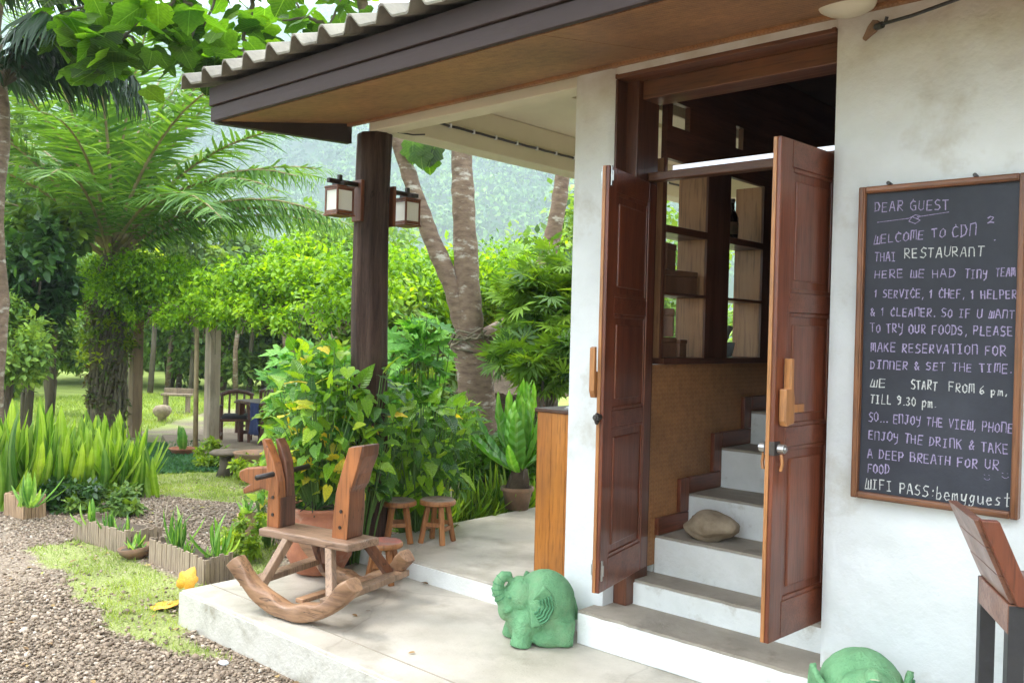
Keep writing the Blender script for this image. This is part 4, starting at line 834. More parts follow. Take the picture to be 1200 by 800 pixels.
# green carved elephants
def elephant(loc, rz, label, worn=False):
    t_ = thing('stone_elephant', label, 'elephant statue', loc, rz, 'green stone elephants beside the doorway')
    bm = bmesh.new()
    def ball(c, r, rot=(0, 0, 0)):
        mt = Matrix.Translation(c) @ Euler(rot).to_matrix().to_4x4() @ Matrix.Diagonal((*r, 1)); bmesh.ops.create_icosphere(bm, subdivisions=3, radius=1, matrix=mt)
    def tb(pts, rad, seg=12):
        s = MB(); s.tube(pts, rad, seg); vs = [bm.verts.new(v) for v in s.v]
        for f in s.f: bm.faces.new([vs[i] for i in f])
    ball((-.030, 0, .195), (.158, .150, .158)); ball((-.05, 0, .12), (.140, .145, .11)); ball((.05, 0, .115), (.12, .13, .105)); ball((.03, 0, .05), (.12, .10, .05)); ball((.085, 0, .225), (.098, .100, .098)); ball((.10, 0, .290), (.045, .060, .034))
    ball((.145, 0, .155), (.055, .058, .050)); ball((.175, 0, .165), (.034, .046, .060))
    for sy in (-1, 1):
        tb([(.085, sy * .07, .12), (.105, sy * .078, .05), (.112, sy * .082, .0)], [.058, .050, .056])
        tb([(-.10, sy * .085, .12), (-.09, sy * .10, .0)], [.07, .062]); ball((-.04, sy * .10, .040), (.10, .055, .050))
        ball((.160, sy * .052, .236), (.012, .010, .012)); tb([(.16, sy * .05, .175), (.19, sy * .058, .165), (.205, sy * .056, .185)], [.016, .012, .007])
        ball((.150, sy * .045, .250), (.03, .016, .008), (0, -.5, 0))
    tb([(.155, 0, .205), (.195, 0, .222), (.215, 0, .262), (.208, 0, .305), (.185, 0, .332), (.160, 0, .330), (.150, 0, .305)], [.040, .035, .031, .029, .027, .024, .018], 14)
    me = bpy.data.meshes.new('body'); bmesh.ops.recalc_face_normals(bm, faces=bm.faces); bm.to_mesh(me); bm.free(); me.materials.append(M['jade_stone'])
    bo = link('body', me, t_); r = bo.modifiers.new('remesh', 'REMESH'); r.mode = 'VOXEL'; r.voxel_size = .0055; r.use_smooth_shade = True
    sm = bo.modifiers.new('smooth', 'SMOOTH'); sm.factor = .6; sm.iterations = 7
    tx = bpy.data.textures.new('chisel', 'CLOUDS'); tx.noise_scale = .035; dp = bo.modifiers.new('chisel', 'DISPLACE'); dp.texture = tx; dp.strength = .006; dp.mid_level = .5
    for sy in (-1, 1):          # fan-shaped ears with carved ridges
        s = MB(); nu, nv = 22, 12; V = []; F = []
        for i in range(nu + 1):
            for j in range(nv + 1):
                u, v = i / nu, j / nv; a = math.radians(58 - 150 * u); rr = (.118 - .028 * abs(u - .35)) * v
                x = .085 - rr * .95 * math.cos(a - .0) - .01; z = .215 + rr * math.sin(a); th = .014 * math.sin(PI * v) ** .5 + .004 * math.cos(v * 30) * v
                yy = sy * (.086 + .092 * v + th * .6 - .020 * v * v); V.append((x, yy, z))
        for i in range(nu):
            for j in range(nv): q = i * (nv + 1) + j; F.append((q, q + 1, q + nv + 2, q + nv + 1))
        s.v = V; s.f = F; eo = s.build('ear', 'jade_stone', t_, smooth=True); so = eo.modifiers.new('thick', 'SOLIDIFY'); so.thickness = .02; so.offset = -sy
        for k in range(5):
            pts = []
            for u in np.linspace(.18, .80, 12):
                a = math.radians(58 - 150 * u); rr = (.118 - .028 * abs(u - .35)) * (.42 + .12 * k); v = .42 + .12 * k
                pts.append((.075 - rr * .95 * math.cos(a) + .004 * math.sin(u * 26), sy * (.086 + .092 * v + .013 - .020 * v * v), .215 + rr * math.sin(a)))
            s = MB(); s.tube(pts, .0052, 6); s.build('ridge', 'jade_dark', eo, smooth=True)
    for sy in (-1, 1): s = MB(); s.lathe([(.001, -.006), (.0075, -.004), (.0085, 0), (.006, .004), (.001, .005)], (.166, sy * .060, .236), 10); s.build('eye', 'jade_dark', t_, smooth=True)
    for k, (x, z, r) in enumerate(((.198, .226, .034), (.211, .245, .0305), (.2155, .268, .029), (.2125, .291, .0275), (.200, .314, .0265))):
        s = MB(); n2 = 16; dx, dz = ((.6, .8), (.35, .94), (.0, 1.), (-.35, .94), (-.7, .7))[k]; s.tube([(x + r * math.cos(a) * dz, r * math.sin(a), z - r * math.cos(a) * dx) for a in np.linspace(0, 2 * PI, n2)], .0028, 5); s.build('wrinkle', 'jade_dark', t_, smooth=True)
    s = MB(); s.tube([(-.178, 0, .20), (-.193, .01, .15), (-.185, .02, .10)], [.016, .013, .018], 8); s.build('tail', 'jade_stone', t_, smooth=True)
    if worn:
        s = MB(); s.lathe([(.001, .0), (.014, .003), (.019, .0), (.017, -.006)], (.200, 0, .334), 12); s.build('worn_trunk_tip', 'jade_worn', t_)
    t_.scale = (.91,) * 3; return t_
def heading(deg_toward):      # facing left in the picture, turned toward the viewer
    a = math.radians(deg_toward); v = np.array([-.738, -.674]) * math.cos(a) + np.array([.674, -.739]) * math.sin(a); return math.atan2(v[1], v[0])
elephant((-2.655, 3.135, 0.0), heading(14), 'green stone elephant with raised trunk beside the left pillar')
pe = onz((1004, 775), .33); elephant((pe.x + .0, pe.y + .06, 0.0), heading(78), 'green stone elephant below the blackboard, cut by the photo edge', True).scale = (.99,) * 3

# rocking horse carved from logs: local x = forward, y = toward viewer
hr = thing('rocking_horse', 'brown wooden rocking horse made of rough logs and planks', 'rocking horse', (-3.72, 2.755, 0), math.radians(192.6))
def LV(u, v, z): return (u, -v, z)
def rocker(v, u0, u1, mat, r0, wob):
    R_ = .42; s = MB(); n_ = 26; V = []; F = []; sg = 12; uc = (u0 + u1) / 2; half = (u1 - u0) / 2
    zf = lambda q: .205 * abs(q / half) ** 2.15
    path = [(uc + half * q, zf(half * q)) for q in np.linspace(-1, 1, n_)]
    for i, (u, z) in enumerate(path):
        a, b_ = path[max(i - 1, 0)], path[min(i + 1, n_ - 1)]; t_ = Vector((b_[0] - a[0], b_[1] - a[1])).normalized(); nn = Vector((-t_.y, t_.x)); hh = .041 * (1 + .12 * math.sin(i * .8 + wob)) * (.9 if i in (0, n_ - 1) else 1); ww = r0 * (1 + .08 * math.sin(i * 1.3 + wob))
        for k in range(sg):
            an = 2 * PI * k / sg; ca, sa = math.cos(an), math.sin(an); e = .55
            dx = math.copysign(abs(ca) ** e, ca) * ww; dz = math.copysign(abs(sa) ** e, sa) * hh
            V.append(LV(u + nn.x * (dz + hh), v + dx + .006 * math.sin(i * .9 + k), z + nn.y * (dz + hh)))
    for i in range(n_ - 1):
        for k in range(sg): F.append((i * sg + k, i * sg + (k + 1) % sg, (i + 1) * sg + (k + 1) % sg, (i + 1) * sg + k))
    F += [tuple(range(sg)), tuple((n_ - 1) * sg + k for k in range(sg))]; s.v = V; s.f = F; return s.build('rocker', mat, hr, .004, smooth=False)
def smooth_auto(o, a=.6): o.data.polygons.foreach_set('use_smooth', [True] * len(o.data.polygons)); o.data.set_sharp_from_angle(angle=a)
q = rocker(-.285, -.42, .40, 'log_wood', .043, .3); smooth_auto(q, 1.0)
q = rocker(.285, -.30, .46, 'log_wood', .043, 2.1); smooth_auto(q, 1.0)
def plank(name, pts, t0, t1, mat, bv=.006, axis='v'):
    s = MB(); s.prism(pts, t0, t1, (lambda a, b, c: LV(a, c, b)) if axis == 'v' else (lambda a, b, c: LV(a, b, c))); return s.build(name, mat, hr, bv)
# seat: live-edge board in plan
seat = [(.385, -.125), (.28, -.118), (.15, -.128), (.02, -.122), (-.12, -.133), (-.215, -.130), (-.235, -.06), (-.228, .02), (-.24, .085), (-.12, .092), (.1, .085), (.25, .095), (.385, .09), (.40, .0)]
plank('seat', seat, .322, .3625, 'horse_seat', .008, 'uv')
# two neck boards whose tips part into ears
def neck(v0, v1, lean, mat): return plank('neck', [(.30 + .0, .361), (.385, .361), (.383, .50), (.378, .60), (.388 + lean, .70), (.412 + lean, .775), (.422 + lean, .812), (.408 + lean, .818), (.375 + lean, .775), (.335 + lean * .6, .70), (.310, .60), (.302, .48)], v0, v1, mat, .008)
neck(-.070, -.012, .012, 'horse_orange'); neck(-.004, .056, -.020, 'horse_brown')
s = MB(); s.bb(*sorted((.296, .3005)), -.05, .06, .365, .52); s.build('back_board', 'horse_brown', hr, .003)  # rear of the neck, its shading put in as darker brown wood
plank('muzzle', [(.372, .535), (.455, .548), (.52, .525), (.585, .505), (.592, .535), (.545, .562), (.600, .575), (.622, .595), (.618, .628), (.57, .648), (.47, .662), (.372, .672)], -.045, .03, 'horse_orange', .009)
s = MB(); s.tube([LV(.345, -.185, .635), LV(.345, 0, .642), LV(.350, .20, .648)], .0145, 12); q = s.build('handle', 'dark_beam', hr, smooth=True)
plank('backrest', [(-.150, .361), (-.055, .361), (-.062, .47), (-.075, .585), (-.090, .64), (-.130, .76), (-.150, .822), (-.245, .838), (-.238, .78), (-.200, .69), (-.185, .635), (-.158, .60), (-.160, .50)], -.062, .066, 'horse_brown', .010)
plank('backrest_lit_side', [(-.152, .363), (-.057, .363), (-.064, .47), (-.077, .585), (-.092, .64), (-.132, .758), (-.152, .818), (-.236, .832), (-.22, .76), (-.19, .67), (-.165, .6)], -.066, -.0625, 'horse_orange', .001)  # near face of the backrest, its lit look put in as orange colour
def leg(a, b_, w0, mat='leg_wood'): s = MB(); s.beam(LV(*a), LV(*b_), w0, w0 * .8, (1, 0, 0), w0 * .92); s.build('leg', mat, hr, .005)
leg((.20, -.10, .325), (.245, -.262, .085), .048); leg((-.08, -.10, .325), (-.235, -.262, .09), .048)
leg((.22, .10, .325), (.27, .262, .075), .048, 'horse_brown'); leg((-.14, .10, .325), (-.20, .262, .10), .048, 'horse_brown')
leg((.05, .02, .32), (.06, .05, .20), .06, 'horse_brown')
for u, z in ((.275, .135), (-.245, .13)):
    s = MB(); s.beam(LV(u, -.315, z), LV(u + .02, .315, z + .005), .075, .032, (0, 0, 1)); s.build('cross_board', 'leg_wood', hr, .005)
s = MB(); s.beam(LV(-.02, -.25, .085), LV(-.05, .25, .085), .05, .022); s.build('cross_board', 'log_wood', hr, .004)

for u, v, z in ((.34, -.0715, .43), (.34, -.0715, .52), (-.11, -.0675, .42), (-.115, -.0675, .50)):
    s = MB(); s.tube([LV(u, v, z), LV(u, v - .004, z)], .009, 10); s.build('peg', 'dark_beam', hr)
for u, z in ((.275, .151), (-.245, .146)):
    for v in (-.285, .285): s = MB(); s.tube([LV(u, v, z), LV(u, v, z + .006)], .008, 8); s.build('bolt', 'iron', hr)

# small round stools
def stool(loc, h, r, rz, label, top='stool_top', tilt=0):
    t_ = thing('stool', label, 'stool', loc, rz, 'small round wooden stools by the plants')
    s = MB(); s.lathe([(r * .9, h - .032), (r, h - .026), (r * 1.01, h - .012), (r * .97, h - .002), (r * .93, h)], seg=32, wob=.012); s.build('seat', 'stool_wood', t_, smooth=False)
    s = MB(); s.lathe([(r * .925, h + .0005), (r * .90, h + .003), (.001, h + .0035)], seg=32, wob=.012); s.build('seat_top', top, t_)
    fs = []
    for k in range(4):
        a = PI / 4 + k * PI / 2; s = MB(); A = (r * .55 * math.cos(a), r * .55 * math.sin(a), h - .033); B_ = (r * .95 * math.cos(a), r * .95 * math.sin(a), 0); fs.append((A, B_)); s.beam(A, B_, .030, .028, (math.cos(a), math.sin(a), .01)); s.build('leg', 'stool_wood', t_, .003)
    for k in range(4):
        zt = .38 if k % 2 else .5; P = [tuple(Vector(fs[j][1]).lerp(Vector(fs[j][0]), zt)) for j in (k, (k + 1) % 4)]; s = MB(); s.beam(P[0], P[1], .014, .026); s.build('stretcher', 'stool_wood', t_, .002)
    return t_
stool((-4.055, 3.80, .1), .265, .112, .35, 'round wooden stool on the terrace, right one of the pair')
stool((-4.225, 3.63, .1), .255, .108, .9, 'round wooden stool on the terrace half behind its neighbour')
_rs = onz((450, 636), .215); stool((_rs.x, _rs.y, 0), .225, .105, .55, 'low round stool with worn red painted seat behind the rocking horse', 'stool_red')

# tall wooden counter with papers
ct = thing('counter', 'tall orange brown wooden counter standing behind the white pillar', 'counter', (-3.14, 3.66, .1))
for i in range(4):
    s = MB(); s.bb(.004 + i * .0965, .004 + (i + 1) * .0965 - .0015, 0, .018, 0, .885); s.build('plank', 'counter_wood', ct, .0015)
for i in range(6):
    s = MB(); s.bb(0, .003, .0 + i * .1, i * .1 + .0985, 0, .885); s.build('plank', 'counter_wood', ct, .001)
s = MB(); s.bb(.004, .39, .02, .6, 0, .88); s.build('carcass', 'interior_dark', ct)
s = MB(); s.bb(-.012, .40, -.012, .61, .886, .906); s.build('top', 'counter_top', ct, .003)
o = None
for i, (dx, dy, a) in enumerate(((.10, .10, .1), (.115, .13, -.15), (.10, .12, .05))):
    s = MB(); s.box((0, 0, 0), (.21, .29, .0025)); o = s.build('menu_sheet', 'paper'); o.location = (-3.14 + .12 + dx, 3.66 + .12 + dy, 1.0085 + i * .0032); o.rotation_euler = (0, 0, a)
    tag(o, ['white paper sheet at the bottom of the stack on the counter', 'middle white paper sheet in the stack on the counter', 'white paper sheet lying topmost on the wooden counter'][i], 'paper', 'papers on the counter')

# bar stool at the right edge: black metal legs, wooden leaning back
A1 = onz((1157, 676), .66); A2 = onz((1190, 708), .66); dv = (A2 - A1).normalized(); sidev = Vector((dv.y, -dv.x, 0)) * -1
if sidev.dot(Vector((.738, .674, 0))) < 0: sidev = -sidev
bs = thing('bar_stool', 'dark metal bar stool with reddish wooden back below the blackboard', 'stool', (A1.x, A1.y, 0))
W_ = (A2 - A1).length; FR = Matrix((sidev, dv, Vector((0, 0, 1)))).transposed()
def bp(name, a, b_, w_, h_, mat, bv=.003, up=(0, 0, 1)):
    s = MB(); s.beam(FR @ Vector(a), FR @ Vector(b_), w_, h_, FR @ Vector(up)); return s.build(name, mat, bs, bv)
for x, y in ((0, 0), (0, W_), (.36, 0), (.36, W_)): bp('leg', (x, y, 0), (x, y, .66), .045, .045, 'dark_metal', .003, (1, 0, 0))
for y in (0, W_): bp('foot_rail', (.02, y, .22), (.34, y, .22), .02, .03, 'dark_metal')
for x in (0, .36): bp('foot_rail', (x, .02, .16), (x, W_ - .02, .16), .02, .03, 'dark_metal')
bp('apron', (-.012, .0, .62), (-.012, W_ + .02, .62), .025, .085, 'stool_back'); bp('apron', (.36, .0, .62), (.36, W_ + .02, .62), .02, .07, 'stool_back')
for i in range(4): bp('seat_board', (.04 + i * .09, -.02, .675), (.04 + i * .09, W_ + .02, .675), .085, .024, 'stool_back')
for i in range(3):
    z0, z1 = .665 + i * .078, .665 + (i + 1) * .078 - .0015; x0, x1 = -.018 - i * .034, -.018 - (i + 1) * .034
    s = MB(); V = []
    for (x, z) in ((x0, z0), (x1, z1)):
        for dx in (0, .028):
            for y in (-.01, W_ + .015): V.append(FR @ Vector((x + dx, y, z)))
    s.add(V, [(0, 1, 3, 2), (4, 6, 7, 5), (0, 4, 5, 1), (2, 3, 7, 6), (0, 2, 6, 4), (1, 5, 7, 3)]); s.build('back_board', 'stool_back', bs, .002)
s = MB(); V = []
for (x, z) in ((-.006, .665), (-.108, .902)):
    for dx in (0, .05):
        for y in (W_ + .0155, W_ + .045): V.append(FR @ Vector((x + dx, y, z)))
s.add(V, [(0, 1, 3, 2), (4, 6, 7, 5), (0, 4, 5, 1), (2, 3, 7, 6), (0, 2, 6, 4), (1, 5, 7, 3)]); s.build('back_post', 'door_wood', bs, .003)

# things in the niches
def block(name, loc, d, rz, mat, label, cat, grp=None, lid=True):
    t_ = thing(name, label, cat, loc, rz, grp); s = MB(); s.bb(-d[0] / 2, d[0] / 2, -d[1] / 2, d[1] / 2, 0, d[2] * .74); s.build('body', mat, t_, .004)
    s = MB(); s.bb(-d[0] / 2 - .003, d[0] / 2 + .003, -d[1] / 2 - .003, d[1] / 2 + .003, d[2] * .75, d[2]); s.build('lid', mat, t_, .005); return t_
gb = 'brown boxes in the shelf niches'
block('wooden_box', (-2.475, 3.80, 1.624), (.12, .13, .11), .1, 'box_wood', 'brown box on the middle shelf, left of its neighbour', 'box', gb)
block('wooden_box', (-2.48, 3.965, 1.624), (.12, .17, .115), -.1, 'box_wood', 'wide brown box at the right end of the middle shelf', 'box', gb)
block('wooden_box', (-2.48, 3.80, 1.736), (.12, .12, .13), .2, 'box_wood', 'brown box stacked on another under the upper shelf', 'box', gb)
block('wooden_box', (-2.475, 3.80, 1.302), (.12, .13, .10), 0, 'box_wood', 'brown box at the bottom left of the niche', 'box', gb)
block('wooden_box', (-2.48, 3.93, 1.302), (.12, .10, .09), .2, 'box_wood', 'smaller brown box at the bottom right of the niche', 'box', gb)
block('wooden_box', (-2.475, 3.82, 1.404), (.12, .15, .14), .55, 'box_wood', 'tilted brown box on top of the bottom two', 'box', gb)
for i, (y, h, lb) in enumerate(((4.43, .20, 'short dark glass bottle on the upper right shelf'), (4.55, .235, 'tall dark glass bottle nearest the divider on the right shelf'))):
    t_ = thing('bottle', lb, 'bottle', (-2.50, y, 1.949), 0, 'dark bottles on the niche shelf'); s = MB(); r = .036; s.lathe([(r * .9, 0), (r, .01), (r, h * .55), (r * .8, h * .64), (.013, h * .76), (.012, h)], seg=20); s.build('glass', 'bottle_glass', t_, smooth=True)
    s = MB(); s.lathe([(.014, h - .02), (.015, h + .004), (.001, h + .006)], seg=14); s.build('cap', 'iron', t_); s = MB(); s.lathe([(r + .0006, h * .16), (r + .0006, h * .45)], seg=20); s.build('paper_band', 'old_clay', t_)
block('wooden_box', (-2.55, 4.40, 1.624), (.06, .07, .15), .785, 'box_wood', 'narrow dark box standing turned in the right niche', 'box', gb)
mo = thing('mortar', 'grey stone mortar with pestle in the lower right niche', 'mortar', (-2.47, 4.43, 1.301)); s = MB(); s.lathe([(.034, 0), (.05, .004), (.062, .06), (.064, .082), (.056, .082), (.045, .03), (.001, .02)], seg=26); s.build('bowl', 'ceramic', mo, smooth=True)
s = MB(); s.tube([(0, -.01, .05), (0, .05, .13), (0, .075, .165)], [.016, .013, .018], 10); s.build('pestle', 'ceramic', mo, smooth=True)

# ================================================================== LEAVES as single pieces
def leaf_mesh(kind, mat, var=0, name='leaf'):
    V = []; F = []
    if kind in ('heart', 'broad'):
        ts = [-.22, -.08, .1, .3, .5, .7, .86, 1.]; ws = {'heart': [.15, .31, .36, .33, .26, .17, .08, 0.], 'broad': [.0, .18, .36, .45, .44, .34, .18, 0]}[kind]
        for t, w_ in zip(ts, ws):
            z = -.22 * max(t, 0) ** 2 * (1 + .4 * var); wv = .035 * math.sin(t * 15 + var * 2)
            mid = 0. if not (kind == 'heart' and t < 0) else t * .0
            V += [(-w_, t, z + .10 * w_ * (1 + var * .5) + wv), (-w_ * .5, t, z + .03 + wv * .5), (0, max(t, 0) if kind == 'heart' else t, z), (w_ * .5, t, z + .03 - wv * .5), (w_, t, z + .10 * w_ - wv)]
        for i in range(len(ts) - 1):
            for j in range(4): q = i * 5 + j; F.append((q, q + 1, q + 6, q + 5))
    elif kind == 'strap':
        n_ = 9
        for i in range(n_):
            t = i / (n_ - 1); w_ = (.050 + var * .01) * (math.sin(PI * min(1, .16 + t * .84)) ** .7 + .02); bend = (.08 + .22 * var) * t ** 2.4; V += [(-w_, t - bend * .3, bend + w_ * .5), (0, t - bend * .3, bend), (w_, t - bend * .3, bend + w_ * .5)]
        for i in range(n_ - 1):
            for j in range(2): q = i * 3 + j; F.append((q, q + 1, q + 4, q + 3))
    elif kind == 'fern':
        n_ = 11
        for i in range(n_):
            t = i / (n_ - 1); w_ = .085 * (math.sin(PI * min(1, .12 + t * .88)) ** .6); bend = .30 * t ** 2.2; wv = .012 * math.sin(i * 2.4 + var); V += [(-w_, t - bend * .4, bend + w_ * .4 + wv), (0, t - bend * .4, bend), (w_, t - bend * .4, bend + w_ * .4 - wv)]
        for i in range(n_ - 1):
            for j in range(2): q = i * 3 + j; F.append((q, q + 1, q + 4, q + 3))
    elif kind in ('lobed', 'canopy'):
        if kind == 'lobed': pts = [(0, 0), (.20, -.16), (.42, -.02), (.26, .12), (.56, .26), (.58, .40), (.27, .42), (.33, .74), (.15, .66), (0, 1.05)]
        else: pts = [(0, 0), (.18, -.14), (.38, -.06), (.48, .14), (.43, .30), (.52, .50), (.44, .62), (.30, .66), (.18, .86), (0, 1.0)]
        pts = [(x * (1 + .05 * math.sin(i * 3 + var)), y) for i, (x, y) in enumerate(pts)]
        zf = lambda x, y: -.14 * y * y + .12 * abs(x) + .02 * math.sin(9 * x + 7 * y + var)
        c = (0, .35, zf(0, .35)); V = [c] + [(x, y, zf(x, y)) for x, y in pts] + [(-x, y, zf(-x, y)) for x, y in pts[-2:0:-1]]
        n_ = len(V) - 1; F = [(0, i, i % n_ + 1) for i in range(1, n_ + 1)]
    me = bpy.data.meshes.new(name); me.from_pydata(V, [], F); me.materials.append(M[mat]); me.polygons.foreach_set('use_smooth', [True] * len(F)); me.update(); return me
def put(me, parent, p, d, nrm, size, name='leaf', wscale=1.):
    d = Vector(d).normalized(); nrm = Vector(nrm); nrm = (nrm - d * nrm.dot(d)).normalized(); x = d.cross(nrm)
    o = bpy.data.objects.new(name, me); COL.objects.link(o); o.parent = parent
    o.matrix_local = Matrix.Translation(p) @ Matrix((x, d, nrm)).transposed().to_4x4() @ Matrix.Diagonal((size * wscale, size, size, 1)); return o
HEART = [leaf_mesh('heart', 'lf_heart', v) for v in (0, .6, 1.2)]; HEARTY = [leaf_mesh('heart', 'lf_heart_yellow', v) for v in (0, .7)]
STRAP = [leaf_mesh('strap', 'lf_strap', v) for v in (0, .5, 1.)]; STRAPS = [leaf_mesh('strap', 'lf_small_plant', v) for v in (0.4, 1., 1.6)]
LOBED = [leaf_mesh('lobed', 'lf_lobed', v) for v in (0, 1)]; CANO = [leaf_mesh('canopy', 'lf_canopy', v) for v in (0, 1, 2)]; FERN = [leaf_mesh('fern', 'lf_fern', v) for v in (0, 2)]; BROAD = [leaf_mesh('broad', 'lf_heart', v) for v in (0, 1)]
U = random.uniform
def bush_of_leaves(t_, c, r, n_, size, meshes, alt=None, altp=.0, stem='green_stem', droop=.9, face=(.674, -.739), zmin=None, root=None):
    """leaves on stalks; stalks rise from the root, blades hang outward"""
    st_ = MB(); c = Vector(c); root = Vector(root or (0, 0, .0))
    for i in range(n_):
        while True:
            q = Vector((U(-1, 1), U(-1, 1), U(-1, 1)))
            if .45 < q.length < 1. + .12 * math.sin(5 * q.x + 4 * q.z + 3 * q.y): break
        if q.x * face[0] + q.y * face[1] < -.25 and random.random() < .65: q.x, q.y = -q.x, -q.y
        p = c + Vector((q.x * r[0], q.y * r[1], q.z * r[2]))
        out_ = Vector((q.x + face[0] * .35, q.y + face[1] * .35, 0)).normalized() + Vector((U(-.35, .35), U(-.35, .35), 0)); lo = (q.z + 1) / 2
        d = out_ * U(.45, .9) + Vector((U(-.35, .35), U(-.35, .35), -droop * U(-.6, 1.3) + lo * .45)); nrm = Vector((0, 0, 1)) * U(.5, 1) + out_ * U(.3, .8) + Vector((U(-.3, .3), U(-.3, .3), 0))
        use_alt = alt and random.random() < altp * (1.6 - lo * 1.2)
        sz = size * U(.55, 1.25)
        put(random.choice(alt if use_alt else meshes), t_, p, d, nrm, sz)
        if i % 2 == 0:
            b0 = root + Vector((q.x * r[0] * .25, q.y * r[1] * .25, 0)); mid = b0.lerp(p, .6) + Vector((0, 0, .12 * r[2])); st_.tube([b0, mid, p], [.006, .0045, .003], 4, cap=False)
    if st_.v: st_.build('stalks', stem, t_, stuff=True)

# terracotta jar with heart-leaved plant behind the horse
jar = thing('clay_jar', 'big orange clay jar behind the rocking horse seat', 'jar', (-4.28, 3.085, 0))
s = MB(); s.lathe([(.10, 0), (.135, .01), (.185, .10), (.20, .20), (.185, .30), (.165, .345), (.185, .365), (.185, .385), (.16, .385), (.15, .33), (.001, .32)], seg=36, wob=.012); s.build('body', 'terracotta', jar, smooth=True)
s = MB(); s.lathe([(.150, .345), (.12, .352), (.001, .358)], seg=20, wob=.05); s.build('soil', 'soil', jar)
tw = MB()
for i in range(26):
    a = U(0, 6.28); r = U(.02, .15); tw.tube([(r * math.cos(a), r * math.sin(a), .36), (r * 1.3 * math.cos(a + .5), r * 1.3 * math.sin(a + .5), U(.38, .42)), (.2 * math.cos(a + .9), .2 * math.sin(a + .9), U(.34, .44))], .0035, 4)
tw.build('dry_twigs', 'dark_stem', jar, stuff=True)
hpA = thing('potted_plant', 'heart leaved plant with yellow leaves growing from the big clay jar', 'plant', (-4.28, 3.085, .36), 0, 'heart leaved plants around the post')
bush_of_leaves(hpA, (-.02, .02, .40), (.30, .28, .42), 270, .095, HEART, HEARTY, .32)
hpB = thing('leafy_plant', 'dense dark green heart leaved plant hiding the foot of the timber post', 'plant', (-4.40, 3.40, -.18), 0, 'heart leaved plants around the post')
bush_of_leaves(hpB, (.02, -.05, .92), (.34, .30, .52), 290, .115, HEART, HEARTY, .10, droop=.6)
hpC = thing('leafy_plant', 'tall light green heart leaved plant rising left of the post', 'plant', (-4.72, 3.46, -.18), 0, 'heart leaved plants around the post')
bush_of_leaves(hpC, (-.02, .0, 1.02), (.40, .36, .58), 295, .115, HEART, HEARTY, .16, droop=.45)
hpD = thing('leafy_plant', 'heart leaved plant to the right of the post above the stools', 'plant', (-4.42, 3.98, -.1), 0, 'heart leaved plants around the post')
bush_of_leaves(hpD, (-.02, .05, .72), (.30, .34, .46), 250, .115, HEART, HEARTY, .05)
bp_ = thing('black_pot', 'black plastic plant pot between the clay jar and the stools', 'pot', (-4.42, 3.27, -.18)); s = MB(); s.lathe([(.13, 0), (.155, .44), (.165, .45), (.165, .47), (.15, .47), (.15, .42), (.001, .41)], seg=26); s.build('body', 'black_pot', bp_, smooth=True)
s = MB(); s.lathe([(.14, .43), (.001, .44)], seg=16); s.build('soil', 'soil', bp_)

# ================================================================== GARDEN NEAR THE PORCH
def on_ground(px, d):
    P = ond(px, d); return Vector((P.x, P.y, float(gz(P.x, P.y)) - .02))
def rosette(name, label, cat, loc, n_, size, meshes, el=(35, 80), grp=None, rz=0., ws=1., spread=.02):
    t_ = thing(name, label, cat, loc, rz, grp)
    for i in range(n_):
        a = i * 2.399 + U(-.3, .3); e = math.radians(U(*el)); d = Vector((math.cos(a) * math.cos(e), math.sin(a) * math.cos(e), math.sin(e))); nr = Vector((-math.cos(a) * math.sin(e), -math.sin(a) * math.sin(e), math.cos(e)))
        put(random.choice(meshes), t_, (U(-spread, spread), U(-spread, spread), 0), d, nr, size * U(.48, 1.12), wscale=ws * U(.7, 1.2))
    return t_
def bush(name, label, cat, c, r, n_, size, mat, tpl='diamond', clumps=30, trunk=True, grp=None, spread=.32, shell=.5, tmat='trunk_dark', tr=.03):
    base = Vector((c[0], c[1], float(gz(c[0], c[1])) - .03)); t_ = thing(name, label, cat, base, 0, grp)
    V, F, R = crown(Vector(c) - base, r, n_, size, tpl, clumps, spread, shell); o = link('crown', npmesh('crown', V, F, mat, R), t_)
    if trunk:
        s = MB(); top = Vector(c) - base
        for i in range(5):
            a = U(0, 6.28); e = top + Vector((r[0] * .55 * math.cos(a), r[1] * .55 * math.sin(a), r[2] * U(-.2, .6))); s.tube([(U(-.3, .3) * tr, U(-.3, .3) * tr, 0), tuple(top * .5 + Vector((U(-.1, .1) * r[0], U(-.1, .1) * r[1], 0))), tuple(e)], [tr, tr * .7, tr * .25], 7)
        s.build('trunk', tmat, t_, smooth=True)
    return t_
P = on_ground((366, 470), 7.3); t_ = thing('lobed_plant', 'pale green plant with large lobed leaves left of the post', 'plant', P, 0, 'plants with lobed leaves')
bush_of_leaves(t_, (0, 0, 1.22), (.40, .36, .32), 140, .19, LOBED, droop=.7)
P = on_ground((492, 470), 6.9); t_ = thing('lobed_plant', 'bright green plant with lobed leaves climbing right of the post', 'plant', P, 0, 'plants with lobed leaves')
bush_of_leaves(t_, (-.02, 0, 1.32), (.26, .26, .50), 130, .17, LOBED, droop=.9)
